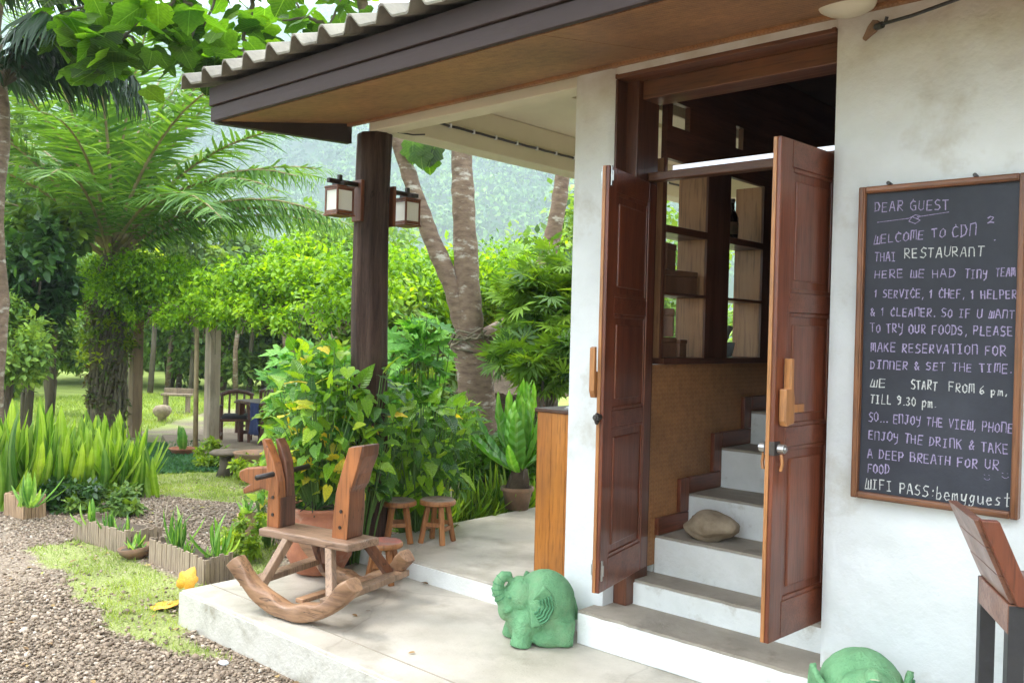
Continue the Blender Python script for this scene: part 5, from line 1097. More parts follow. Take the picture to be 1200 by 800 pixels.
# understorey
for i, (px, d, r, n_, sz, mat, tpl, lb) in enumerate([
    ((500, 520), 6.9, (.42, .38, .42), 5200, .060, 'cl_under', 'blade', 'fine leaved green bush behind the round stools'),
    ((570, 545), 7.6, (.50, .42, .30), 4600, .075, 'cl_under', 'diamond', 'mixed green undergrowth at the foot of the ringed trunk'),
    ((520, 505), 7.4, (.36, .34, .26), 2600, .10, 'cl_pergola', 'narrow', 'yellowish narrow leaved bush before the ringed trunk'),
    ((470, 470), 7.6, (.40, .4, .45), 3000, .11, 'cl_hedge', 'diamond', 'light green bush behind the post'),
    ((628, 530), 8.0, (.45, .4, .36), 3600, .085, 'cl_under', 'narrow', 'green bush behind the large leaved fern'),
    ((385, 500), 8.0, (.6, .5, .65), 4200, .12, 'cl_hedge', 'diamond', 'light green bush between the post and the pergola table'),
    ((455, 440), 10.5, (.9, .7, .85), 5200, .12, 'cl_mid', 'diamond', 'mid green bush seen past the right side of the post')]):
    P = ond(px, d); bush('bush', lb, 'bush', (P.x, P.y, max(P.z, float(gz(P.x, P.y)) + r[2] * .8)), r, n_, sz, mat, tpl, 34, True, 'bushes beside the terrace')
for i, (x, y, lb) in enumerate([(-4.70, 4.30, 'strap leaved clump spilling over the terrace edge nearest the stools'), (-4.72, 4.72, 'strap leaved clump in the middle of the terrace edge'), (-4.68, 5.12, 'strap leaved clump at the terrace edge beside the fern pot')]):
    rosette('strap_clump', lb, 'plant', (x, y, -.02), 130, .40, STRAP, (10, 80), 'strap leaved clumps along the terrace edge', spread=.17, ws=.6)
fp = onz((607, 597), .1)
pt = thing('fern_pot', 'weathered clay pot of the large fern on the terrace beside the counter', 'pot', (fp.x - .03, fp.y + .02, .1)); s = MB(); s.lathe([(.085, 0), (.11, .13), (.125, .14), (.125, .165), (.105, .165), (.10, .14), (.001, .13)], seg=28); s.build('body', 'old_clay', pt, smooth=True)
s = MB(); s.tube([(0, 0, .12), (.01, 0, .22), (0, .01, .30)], [.09, .075, .06], 10, wob=.2); s.build('root_ball', 'soil', pt)
rosette('fern', "large bird's nest fern with broad wavy fronds beside the counter", 'fern', (fp.x - .03, fp.y + .02, .36), 26, .62, FERN, (5, 74), ws=1.3)
P = ond((615, 470), 7.2); rosette('fern', 'upright broad leaved plant behind the fern near the counter', 'plant', (P.x, P.y, P.z - .32), 12, .50, FERN, (35, 80), ws=1.2)

# the bed of tall strap leaves at the left
cl_ = [((22, 592), 66, .82, 'tall strap leaved clump at the left edge of the photo'), ((62, 585), 66, .66, 'strap leaved clump second from the left in the bed'), ((100, 585), 66, .62, 'strap leaved clump in the middle of the garden bed'), ((138, 582), 66, .60, 'strap leaved clump at the right end of the garden bed'), ((40, 560), 50, .70, 'strap leaved clump at the back left of the garden bed'), ((118, 560), 50, .66, 'strap leaved clump at the back right of the garden bed')]
for px, n_, sz, lb in cl_: rosette('strap_clump', lb, 'plant', gp(px), int(n_ * 1.15), sz * 1.1, STRAP, (38, 89), 'tall strap leaved clumps in the bed', spread=.30, ws=1.35)
for i, (px, r, mat) in enumerate([((75, 596), (.5, .3, .16), 'cl_dark'), ((130, 600), (.4, .3, .14), 'cl_mid')]):
    P = gp(px); bush('low_plant', ['low dark foliage at the foot of the strap leaved bed', 'low mid green foliage behind the middle planter'][i], 'plant', (P.x, P.y, P.z + r[2] * .7), r, 1500, .07, mat, 'diamond', 16, False)

# slatted planters
def planter(label, pts, h, mat, closed=None):
    """pts: ground corners of the seen sides (near edge); slats side by side"""
    pts = [Vector(p) for p in pts]; base = pts[0]; t_ = thing('planter', label, 'planter', base, 0, 'slatted wooden planters along the gravel')
    for a, b_ in zip(pts[:-1], pts[1:]):
        L = (b_ - a).length; k = max(3, round(L / .031)); d = (b_ - a) / L
        for i in range(k):
            c = a + d * (L * (i + .5) / k); s = MB(); hh = h * U(.93, 1.07); top = c + Vector((U(-.003, .003), U(-.003, .003), hh)); w2 = L / k * .86
            s.beam(c - base, top - base, w2, .012, (-d.y, d.x, 0)); 
            s.build('slat', mat, t_, .0015)
    s = MB()
    for p in closed: pass
    q = [Vector(p) - base + Vector((0, 0, h * .78)) for p in closed]; n_ = len(q)
    s.add(q + [v - Vector((0, 0, h * .6)) for v in q], [tuple(range(n_)), tuple(range(2 * n_ - 1, n_ - 1, -1))] + [(i, (i + 1) % n_, n_ + (i + 1) % n_, n_ + i) for i in range(n_)]); s.build('soil', 'soil', t_)
    return t_
def quad(a, b_, dep):
    d = (b_ - a).normalized(); nrm = Vector((-d.y, d.x, 0)); 
    if nrm.dot(Vector((-.674, .739, 0))) < 0: nrm = -nrm
    return a + nrm * dep, b_ + nrm * dep
a, c, b_ = gp((5, 603)), gp((28, 609)), gp((53, 606)); e = a + (b_ - c)
planter('small tan slatted planter before the strap leaved bed', [a, c, b_, e, a], .185, 'slat_tan', [a, c, b_, e])
a, b_ = gp((86, 631)), gp((148, 651)); a2, b2 = quad(a, b_, .26); planter('grey slatted planter in the middle of the row', [a2, a, b_, b2], .165, 'slat_grey', [a, b_, b2, a2])
a, b_ = gp((175, 659)), gp((240, 686)); b2 = gp((273, 679)); a2 = a + (b2 - b_); planter('grey slatted planter nearest the porch corner', [a2, a, b_, b2], .165, 'slat_grey', [a, b_, b2, a2])
PSP = [((30, 597), .30, 14, 'spiky plant in the small tan planter'), ((18, 596), .26, 10, 'leafy plant at the left of the small tan planter'), ((100, 622), .22, 14, 'bright spiky plant at the left of the middle planter'), ((120, 628), .20, 14, 'bright spiky plant in the centre of the middle planter'), ((138, 634), .17, 12, 'small spiky plant at the right of the middle planter'),
       ((200, 652), .30, 26, 'feathery plant at the left of the nearest planter'), ((212, 658), .15, 12, 'low plant in the centre of the nearest planter'), ((238, 662), .11, 10, 'small plant left of the upright one in the nearest planter'), ((250, 660), .30, 16, 'upright spiky plant at the right end of the nearest planter')]
for (px, sz, n_, lb) in PSP:
    P = onz((px[0], px[1] - 4), -.06); P += Vector((-.674, .739, 0)) * .10; rosette('spiky_plant', lb, 'plant', (P.x, P.y, -.09), n_, sz, STRAPS, (20, 82) if n_ < 20 else (45, 86), 'small plants in the planters', ws=1.1 if n_ < 20 else .6, spread=.03)
P = gp((161, 654)); bw = thing('broken_bowl', 'broken brown clay bowl between the two grey planters', 'bowl', P); s = MB(); s.lathe([(.05, 0), (.105, .05), (.12, .085), (.112, .085), (.09, .05), (.001, .03)], seg=24); o = s.build('body', 'old_clay', bw, smooth=True); o.rotation_euler = (.12, -.1, 0)
s = MB(); s.lathe([(.10, .065), (.001, .075)], seg=14, wob=.1); s.build('soil', 'soil', bw)
rosette('spiky_plant', 'small round plant growing in the broken bowl', 'plant', (P.x, P.y, P.z + .07), 24, .12, STRAPS, (10, 85), ws=1.6, spread=.05)
P = gp((184, 640)); dw = thing('driftwood', 'pale forked driftwood twig standing behind the nearest planter', 'driftwood', P); s = MB(); s.tube([(0, 0, 0), (.02, .01, .10), (.06, .03, .22), (.065, .04, .33)], [.012, .010, .007, .003], 6); s.tube([(.02, .01, .10), (-.03, .0, .17), (-.02, .0, .26)], [.009, .006, .003], 6); s.tube([(.055, .03, .2), (.11, .04, .25)], [.006, .003], 5); s.build('twig', 'pergola_post', dw, smooth=True)
P = gp((288, 640)); stp = thing('stump', 'small tan tree stump with holes between the planter and the horse', 'stump', P); s = MB(); s.tube([(0, 0, 0), (.005, .0, .12), (-.01, .01, .24)], [.085, .07, .072], 14, wob=.08); s.build('wood', 'slat_tan', stp, smooth=True)
for z, a in ((.14, -2.2), (.05, -1.4), (.19, -.7)): s = MB(); s.lathe([(.014, .0), (.010, .004), (.001, .002)], seg=10); o = s.build('hole', 'black_pot', stp); o.location = (.069 * math.cos(a), .069 * math.sin(a), z); o.rotation_euler = (0, PI / 2, a)
rosette('small_plant', 'small leafy plant growing on top of the stump', 'plant', (P.x, P.y, P.z + .23), 22, .15, STRAPS, (5, 70), ws=2.2)
P = gp((315, 640)); t_ = thing('small_plant', 'yellow leaved plant between the stump and the rocking horse neck', 'plant', P); bush_of_leaves(t_, (0, 0, .40), (.12, .12, .28), 40, .10, HEARTY, HEART, .4)
P = gp((300, 655)); bush('bush', 'small bright bush seen under the rocking horse seat', 'bush', (P.x, P.y, P.z + .16), (.25, .2, .16), 900, .05, 'cl_hedge', 'diamond', 14, False)
P = gp((205, 715))
for i, (px, dz, rot, sc, lb) in enumerate([((190, 715), .012, (.1, -.15, .6), .17, 'yellow fallen leaf lying in the grass by the slab corner'), ((216, 694), .03, (1.25, .25, .5), .13, 'yellow fallen leaf leaning against the nearest planter')]):
    q = gp(px); me = CANO[i].copy(); me.materials.clear(); me.materials.append(M['yellow_leaf']); o = link('fallen_leaf', me); o.location = (q.x, q.y, q.z + dz); o.rotation_euler = rot; o.scale = (sc * 1.0, sc, sc * .9); tag(o, lb, 'leaf', 'yellow fallen leaves'); so = o.modifiers.new('t', 'SOLIDIFY'); so.thickness = .004
q = gp((262, 779)); o = link('pale_stone', rough_blob('pale_stone', (.028, .02, .010), 'paper', 4.2, 3)); o.location = (q.x, q.y, q.z + .012); tag(o, 'small white flat stone lying in the gravel near the slab', 'stone')

# dry leaves and twigs blown over the gravel and porch
k = 260; X = RN.uniform(-8.5, -2.6, k); Y = RN.uniform(.2, 4.2, k); on = (X > -4.45) & (Y > 2.37); X = np.where(on & (RN.random(k) < .75), X - 3.2, X); on = (X > -4.45) & (Y > 2.37)
Zl = np.where(on, np.where(Y > 3.38, .108, .008), gz(X, Y) + .018)
V, F, Rr = cloud(np.stack([X, Y, Zl], -1), rdir(k) * np.array([1, 1, .12]), rdir(k) * .25 + np.array([0, 0, 1.]), RN.uniform(.015, .055, k), 'oval', RN.random(k))
leafmat('litter', [(.10, .055, .025), (.20, .12, .05), (.30, .20, .09), (.22, .24, .06)], 'attr', .1, .8)
o = link('leaf_litter', npmesh('leaf_litter', V, F, 'litter', Rr)); tag(o, 'small dry leaves blown over the gravel and the porch', 'leaf litter', kind='stuff')

# ================================================================== PERGOLA AND ITS SEATS
pA, pB = gp((158, 512)), gp((247, 530)); pd = (pB - pA); pd.z = 0; pgw = pd.length; pdir = pd.normalized(); pback = Vector((-pdir.y, pdir.x, 0))
if pback.dot(Vector((-.674, .739, 0))) < 0: pback = -pback
pg = thing('pergola', 'garden pergola with rough posts under a thick roof of bright green climbers', 'pergola', pA)
ZB = 1.47
def pp(name, a, b_, w_, mat, h=None, r=None):
    s = MB()
    if r: s.tube([Vector(a) - pA, (Vector(a) + Vector(b_)) / 2 - pA + Vector((U(-.02, .02), U(-.02, .02), 0)), Vector(b_) - pA], [r * 1.05, r, r * .9], 12, wob=.04); o = s.build(name, mat, pg, smooth=True)
    else: s.beam(Vector(a) - pA, Vector(b_) - pA, w_, h or w_); o = s.build(name, mat, pg, .008)
    return o
zg = lambda p: float(gz(p.x, p.y)) - .05
posts = []
for i, t in enumerate((0., 1., 2.1)):
    for k, dp_ in enumerate((0, 3.0)):
        q = pA + pdir * (pgw * (t if k == 0 else t * .68)) + pback * dp_; 
        pp('post', (q.x, q.y, zg(q)), (q.x, q.y, ZB), .17 if k == 0 else .11, 'pergola_post_dark' if (i == 0 or k) else 'pergola_post')
q = pA - pdir * .16 - pback * .02; pp('post', (q.x, q.y, zg(q)), (q.x, q.y, ZB), .10, 'pergola_post', r=.055)
q = pB - pdir * .21 - pback * .15; pp('bamboo_pole', (q.x, q.y, zg(q)), (q.x - .03, q.y, ZB), .05, 'bamboo_old', r=.035)
for dp_ in (0, 3.0):
    a = pA - pdir * .7 + pback * dp_; b_ = pA + pdir * (pgw * (2.14 if dp_ == 0 else 1.45)) + pback * dp_; a.z = b_.z = ZB + .07; pp('beam', a, b_, .10, 'trunk_dark', .14)
for i in range(8):
    a = pA + pdir * (-.5 + i * pgw * .31) - pback * .35; b_ = a + pback * (3.7 - 2.2 * max(0, i * .31 - 1.)); a.z = b_.z = ZB + .19; pp('rafter', a, b_, .05, 'trunk_dark', .08)
parts = []
for i in range(62):
    t = U(-.32, 2.45) if i % 2 else U(-.42, .5); dp_ = U(-.45, 3.3) if i % 2 else U(-.5, .3); q = pA + pdir * (pgw * t) + pback * dp_; q.z = ZB + .45 + U(-.12, .34) ; q -= pA
    parts.append(crown(q, (.78, .6, .42), 1500, .085, 'diamond', 20, .45, .45))
for i in range(20):      # trailing fringe at the front edge
    t = U(-.25, 2.3); q = pA + pdir * (pgw * t) - pback * U(.3, .5); q.z = ZB + U(.0, .18); q -= pA; parts.append(crown(q, (.3, .2, .20), 260, .075, 'diamond', 6, .5, .3))
V, F, R = join(parts); o = link('climber_foliage', npmesh('climber_foliage', V, F, 'cl_pergola', R), pg); o['kind'] = 'stuff'
s = MB()
for i in range(60):
    t = U(-.25, 2.2); q = pA + pdir * (pgw * t) - pback * .32; L = U(.1, .6); q.z = ZB + .12; q -= pA; s.tube([q, q + Vector((U(-.1, .1), U(-.1, .1), -L * .5)), q + Vector((U(-.15, .15), U(-.1, .1), -L * (1 if i % 5 == 0 else .3)))], .008, 4)
for i in range(12): a = pA + pdir * U(-.5, 1.0) * pgw - pback * .33; a.z = ZB + U(.02, .2); a -= pA; s.tube([a, a + pdir * U(.4, .8) + Vector((0, 0, U(-.15, .1))), a + pdir * U(1, 1.6)], .012, 5)
s.build('creeper_stems', 'vine_stem', pg, stuff=True)
for px, d in (((313, 347), 13.0), ((399, 333), 13.0)):
    q = ond(px, d) - pA; o = link('dry_leaf', CANO[0].copy(), pg); o.data.materials.clear(); o.data.materials.append(M['dry_leaf']); o.location = q + Vector((0, 0, .12)); o.rotation_euler = (-1.9, .2, .8); o.scale = (.30, .34, .30)

# furniture under it
def wood_chair(loc, rz, label):
    t_ = thing('garden_chair', label, 'chair', loc, rz, 'dark wooden chairs at the pergola table')
    for x, y, h in ((-.24, -.24, .62), (-.24, .24, .62), (.22, -.24, .62), (.22, .24, .62)):
        s = MB(); s.beam((x * 1.08, y, 0), (x, y, h if x > 0 else .84), .05, .05); s.build('leg', 'dark_furniture', t_, .006)
    s = MB(); s.bb(-.24, .26, -.23, .23, .40, .44); s.build('seat', 'dark_furniture', t_, .008)
    s = MB(); s.bb(-.20, .24, -.20, .20, .441, .50); s.build('cushion', 'black_cloth', t_, .02)
    for sy in (-1, 1): s = MB(); s.tube([(-.26, sy * .245, .62), (0, sy * .27, .64), (.28, sy * .25, .62)], .03, 8, flat=.6); s.build('armrest', 'dark_furniture', t_, smooth=True)
    s = MB(); s.tube([(-.25, -.27, .80), (-.29, -.14, .85), (-.30, 0, .87), (-.29, .14, .85), (-.25, .27, .80)], .035, 8); s.build('back_rail', 'dark_furniture', t_, smooth=True)
    for k in range(3): s = MB(); s.beam((-.23, -.12 + k * .12, .45), (-.285, -.12 + k * .12, .84), .035, .015); s.build('slat', 'dark_furniture', t_)
    for sy in (-1, 1): s = MB(); s.beam((-.24, sy * .24, .16), (.22, sy * .24, .16), .03, .04); s.build('stretcher', 'dark_furniture', t_)
    return t_
tp = gp((312, 522)); fa = math.atan2(pdir.y, pdir.x)
tb = thing('garden_table', 'dark wooden table with things on it under the pergola', 'table', tp, fa)
s = MB(); s.bb(-.45, .45, -.35, .35, .70, .745); s.build('top', 'dark_furniture', tb, .008)
for x in (-.38, .38):
    for y in (-.28, .28): s = MB(); s.beam((x, y, 0), (x, y, .70), .075, .075); s.build('leg', 'dark_furniture', tb, .006)
    s = MB(); s.beam((x, -.28, .2), (x, .28, .2), .04, .06); s.build('stretcher', 'dark_furniture', tb)
s = MB(); s.beam((-.38, 0, .2), (.38, 0, .2), .06, .04); s.build('stretcher', 'dark_furniture', tb)
c_ = gp((275, 520)); wood_chair((c_.x, c_.y, c_.z), fa - .5, 'dark wooden armchair with black cushion left of the pergola table')
c_ = gp((285, 510)); c_ = c_ + pback * .2; wood_chair((c_.x, c_.y, float(gz(c_.x, c_.y))), fa - 1.6, 'dark wooden armchair behind the pergola table')
R_ = Matrix.Rotation(fa, 3, 'Z')
q = tp + R_ @ Vector((.28, -.1, .7465)); s = MB(); s.tube([(0, 0, 0), (0, .02, .07), (.04, .03, .12), (.12, .03, .13), (.15, .0, .06), (.15, 0, 0)], .05, 8, wob=.15); o = s.build('bag', 'black_cloth', None, smooth=True); o.location = q; tag(o, 'black bag lying on the pergola table', 'bag')
q = tp + R_ @ Vector((.36, -.37, .0)); s = MB()
V = []; F = []
for i in range(9):
    for j in range(8): V.append((-.16 + i * .04, -.02 + .02 * math.sin(i * 1.9 + j * .4) - .01 * (7 - j) * .3, .24 + j * .072))
for i in range(8):
    for j in range(7): a = i * 8 + j; F.append((a, a + 8, a + 9, a + 1))
s.v = V; s.f = F; o = s.build('blue_cloth', 'blue_cloth', None, smooth=True); o.location = q; o.rotation_euler = (0, 0, fa); so = o.modifiers.new('t', 'SOLIDIFY'); so.thickness = .01; tag(o, 'dark blue cloth hanging from the pergola table edge', 'cloth')
fl = MB(); a = gp((190, 512)); b_ = gp((345, 508)); c_ = gp((345, 545)); d_ = gp((262, 545)); e_ = gp((200, 528)); fl.add([tuple(v + Vector((0, 0, .045))) for v in (a, b_, c_, d_, e_)] + [tuple(v - Vector((0, 0, .1))) for v in (a, b_, c_, d_, e_)], [(0, 1, 2, 3, 4)] + [(i, 5 + i, 5 + (i + 1) % 5, (i + 1) % 5) for i in range(5)])
plain('packed_earth', (.34, .25, .18), .95, (.22, .16, .11), 5, .4, 40)
o = fl.build('earth_floor', 'packed_earth'); o['kind'] = 'structure'
P = gp((213, 534)); t_ = thing('clay_pot', 'shallow clay pot with a small plant before the pergola', 'pot', P); s = MB(); s.lathe([(.10, 0), (.17, .10), (.19, .115), (.17, .115), (.14, .07), (.001, .07)], seg=24); s.build('body', 'terracotta', t_, smooth=True)
rosette('small_plant', 'small plant growing in the shallow clay pot', 'plant', (P.x, P.y, P.z + .08), 14, .36, STRAPS, (35, 85), ws=1.8)
P = gp((264, 558)); t_ = thing('stump_table', 'round dark topped stump before the pergola post', 'stump', P); s = MB(); s.tube([(0, 0, 0), (.01, 0, .12), (0, .01, .26)], [.10, .07, .08], 12, wob=.1); s.build('stem', 'trunk_dark', t_, smooth=True); s = MB(); s.lathe([(.05, .25), (.17, .26), (.19, .28), (.15, .31), (.001, .32)], seg=22, wob=.03); s.build('top', 'trunk_dark', t_, smooth=True)
P = gp((298, 562)); t_ = thing('clay_pot', 'brown clay pot at the edge of the pergola floor', 'pot', P); s = MB(); s.lathe([(.14, 0), (.19, .16), (.23, .30), (.245, .32), (.21, .32), (.17, .28), (.001, .26)], seg=24); s.build('body', 'old_clay', t_, smooth=True)
for px, lb in (((305, 566), 'small bush before the brown clay pot'), ((247, 548), 'low bush at the foot of the light pergola post'), ((340, 560), 'small bush left of the rocking horse ears')):
    P = gp(px); bush('bush', lb, 'bush', (P.x, P.y, P.z + .16), (.32, .26, .18), 1300, .07, 'cl_hedge', 'diamond', 16, False)

# beyond: bench, stone jar
P = gp((207, 484)); t_ = thing('wooden_bench', 'grey plank bench on two legs standing on the far lawn', 'bench', P, math.atan2(.674, .738)); t_.scale = (.62, .62, .75)
s = MB(); s.bb(-.55, .55, -.2, .2, .55, .62); s.build('seat', 'slat_grey', t_, .01); s = MB(); s.bb(-.55, .55, .14, .2, .62, .78); s.build('backrest', 'slat_grey', t_, .01)
for x in (-.42, .42): s = MB(); s.bb(x - .05, x + .05, -.15, .15, 0, .549); s.build('leg', 'slat_grey', t_, .01)
P = gp((190, 494)); t_ = thing('stone_jar', 'round grey stone ball on a stub beside the gravel path', 'stone ornament', P); s = MB(); s.lathe([(.09, 0), (.09, .10), (.14, .13), (.19, .21), (.19, .27), (.14, .34), (.001, .37)], seg=20, wob=.03); s.build('body', 'rock', t_, smooth=True)

# ================================================================== TREES
def frond(L, droop, n_, ll, seed, hang=.4, wd=.05, curl=0.):
    """one palm frond in local coordinates: rachis along +Y rising, leaflets both sides"""
    rs = np.random.default_rng(seed); t = np.linspace(0, 1, n_); s_ = t * L
    ang = droop[0] - (droop[0] - droop[1]) * t ** 1.3; y = np.concatenate([[0], np.cumsum(np.cos(ang[:-1]) * L / n_)]); z = np.concatenate([[0], np.cumsum(np.sin(ang[:-1]) * L / n_)]); x = curl * t ** 2 * L
    P = np.stack([x, y, z], -1); T = unit(np.gradient(P, axis=0)); parts = []
    a = int(n_ * .14)
    for sgn in (-1, 1):
        side = np.array([sgn, 0, 0.]); fw_ = T[a:]; n2 = len(fw_); up = unit(np.cross(np.tile([1., 0, 0], (n2, 1)), fw_))
        env = np.sin(np.clip((t[a:] - .05) / .95, 0, 1) * PI * .86 + .25) ** .6
        D = side * .85 + fw_ * .55 + up * rs.uniform(-.15, .35, (n2, 1)) + rs.normal(0, .10, (n2, 3)); D[:, 2] -= hang
        V, F, R = cloud(P[a:] + rs.normal(0, .005, (n2, 3)), D, up + rs.normal(0, .3, (n2, 3)), ll * env * rs.uniform(.8, 1.1, n2), 'blade', np.clip(.5 + rs.normal(0, .2, n2), 0, 1))
        parts.append((V, F, R))
    V, F, R = join(parts)
    s = MB(); k = list(range(0, n_, max(1, n_ // 10))); s.tube([P[i] for i in k], [wd * (1 - .85 * t[i]) + .004 for i in k], 5); return V, F, R, s
LT['blade'][0][:, 0] *= .75
def palm(label, name, base, top, tr, trmat, fr, fmat, smat):
    t_ = thing(name, label, 'palm tree', base); base = Vector(base); top = Vector(top) - base
    s = MB(); k = 14; pts = [top * (i / k) + Vector((.04 * math.sin(i), .04 * math.cos(i * 1.3), 0)) * (1 if i else 0) for i in range(k + 1)]; s.tube(pts, [tr * (1.15 - .25 * i / k) * (1 + .08 * (i % 2)) for i in range(k + 1)], 14, wob=.06); s.build('trunk', trmat, t_, smooth=True)
    for i, (az, el, L, dr, hang, ll) in enumerate(fr):
        V, F, R, st_ = frond(L, (math.radians(el), math.radians(el - dr)), int(L * 20), ll, 100 + i, hang, .035, U(-.06, .06))
        o = link('frond', npmesh('frond', V, F, fmat, R), t_); o.location = top + Vector((U(-.06, .06), U(-.06, .06), U(-.1, .15))); o.rotation_euler = (0, 0, az); q = st_.build('rachis', smat, o, smooth=True)
    return t_
b0 = gp((125, 514)); d0 = float(project(np.array(b0))[2]); tpz = ond((131, 303), d0)
yaw = math.atan2(.739, -.674) - PI / 2         # local +Y of az=yaw points away from the camera
fr = []
R2 = random.Random(5)
for i in range(39):
    az = yaw + (i / 39) * 2 * PI + R2.uniform(-.15, .15); ring = i % 3; el = (76, 56, 34)[ring] + R2.uniform(-7, 7); fr.append((az, el, (4.5, 4.8, 4.4)[ring] * R2.uniform(.9, 1.08), (38, 62, 62)[ring], .12, .66))
fr += [(yaw - PI / 2 + .05, 44, 4.5, 80, .75, .60), (yaw - PI / 2 - .25, 52, 4.4, 78, .75, .58), (yaw - PI / 2 + .35, 34, 4.4, 55, .6, .6), (yaw + PI / 2, 62, 4.2, 95, .5, .7), (yaw + PI / 2 + .3, 40, 3.6, 60, .4, .6)]
bigp = palm('large palm with long arching green fronds behind the pergola', 'palm_tree', b0, tpz, .23, 'palm_trunk', fr, 'palm_leaf', 'bamboo_old')
# dead boots and creepers on its trunk
s = MB()
for i in range(130):
    a = U(0, 6.28); z0 = U(0, 1.7); r = .23; s.tube([(r * math.cos(a), r * math.sin(a), z0), ((r + .08) * math.cos(a + .3), (r + .08) * math.sin(a + .3), z0 + U(.3, .6)), ((r + .02) * math.cos(a + U(.2, .9)), (r + .02) * math.sin(a + U(.2, .9)), z0 + U(.7, 1.1))], U(.008, .022), 5)
s.build('creeper_stems', 'vine_stem', bigp, stuff=True)
V, F, R = join([crown((0, 0, 1.5 + i * .25), (.42, .42, .26), 500, .10, 'diamond', 10, .5, .7) for i in range(3)]); o = link('climber_foliage', npmesh('climber_foliage', V, F, 'cl_hedge', R), bigp); o['kind'] = 'stuff'
V, F, R = join([crown((0, 0, .25 + i * .28), (.30, .30, .30), 300, .11, 'diamond', 10, .45, .9) for i in range(8)]); o = link('creeper_leaves', npmesh('creeper_leaves', V, F, 'vine_dry', R), bigp); o['kind'] = 'stuff'

# left edge palm, hanging fronds; shade is put into the dark leaf colour
b1 = on_ground((-6, 560), 8.6); t1 = ond((-3, -60), 8.6)
fr = [(yaw - PI / 2 + .05, 52, 1.55, 118, 1.1, .52), (yaw - PI / 2 - .3, 66, 1.75, 120, 1.1, .5), (yaw - PI / 2 + .5, 40, 1.5, 95, 1.0, .5), (yaw + PI, 40, 1.5, 100, 1., .5), (yaw + .4, 50, 1.5, 90, 1., .5), (yaw + PI / 2, 45, 1.6, 95, 1., .5), (yaw - PI / 2 - .8, 58, 1.6, 110, 1.1, .5)]
lp = palm('slim dark palm standing at the left edge of the photo', 'palm_tree', b1, t1, .085, 'trunk_ringed', [], 'palm_leaf_shaded', 'dark_stem')
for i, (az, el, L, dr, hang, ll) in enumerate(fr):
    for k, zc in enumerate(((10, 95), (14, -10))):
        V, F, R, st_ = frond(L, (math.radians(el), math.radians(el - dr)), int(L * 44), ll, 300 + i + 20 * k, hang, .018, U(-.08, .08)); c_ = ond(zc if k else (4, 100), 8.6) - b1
        o = link('frond', npmesh('frond', V, F, 'palm_leaf_shaded', R), lp); o.location = c_; o.rotation_euler = (0, 0, az + .2 * k); st_.build('rachis', 'dark_stem', o, smooth=True)
V, F, R, st_ = frond(.1, (1, 1), 8, .05, 1)

# three-stemmed ringed tree beside the terrace, whose crown of big leaves reaches over the roof
DT = 9.0; tb0 = on_ground((568, 560), DT)
bt = thing('broadleaf_tree', 'three stemmed tree with ringed pale trunks and big backlit leaves', 'tree', tb0)
def ppath(lst): return [ond(p, d) - tb0 for p, d in lst]
def dens(pts, k=5):
    out = []
    for a, b_ in zip(pts[:-1], pts[1:]): out += [a.lerp(b_, i / k) for i in range(k)]
    return out + [pts[-1]]
def trunk(lst, w0, w1, mat='trunk_ringed'):
    p = dens(ppath(lst), 6); n_ = len(p); s = MB(); s.tube(p, [(w0 + (w1 - w0) * i / (n_ - 1)) * (1 + .05 * math.sin(i * 2.6) + .03 * math.sin(i * 5.1)) for i in range(n_)], 16, wob=.035); return s.build('trunk', mat, bt, smooth=True)
s = MB(); p = [Vector((0, 0, -.05))] + dens(ppath([((564, 520), DT), ((560, 470), DT), ((552, 400), DT)]), 5); s.tube(p, [.23, .205, .2, .195, .19, .185, .18, .18, .185, .19, .195, .19][:len(p)] + [.18] * max(0, len(p) - 12), 18, wob=.04); s.build('trunk', 'trunk_ringed', bt, smooth=True)
trunk([((553, 410), DT), ((548, 340), DT), ((544, 260), DT), ((541, 185), DT), ((538, 90), DT), ((536, -40), DT)], .138, .085)
trunk([((548, 400), DT), ((532, 340), DT), ((505, 278), DT), ((486, 225), DT), ((466, 165), DT), ((444, 90), DT), ((424, 0), DT), ((415, -60), DT)], .105, .045)
trunk([((556, 405), DT), ((590, 385), DT + .2), ((625, 345), DT + .3), ((645, 290), DT + .3), ((655, 240), DT + .3), ((662, 180), DT + .3), ((668, 60), DT + .3)], .11, .065)
s = MB()
for i in range(26): a = U(0, 6.28); q = ppath([((552, 400 + U(-12, 12)), DT)])[0]; s.tube([q + Vector((.2 * math.cos(a), .2 * math.sin(a), 0)), q + Vector((.23 * math.cos(a + .6), .23 * math.sin(a + .6), U(-.1, .1))), q + Vector((.2 * math.cos(a + 1.2), .2 * math.sin(a + 1.2), U(-.2, .1)))], .012, 5)
s.build('creeper_stems', 'vine_stem', bt, stuff=True)
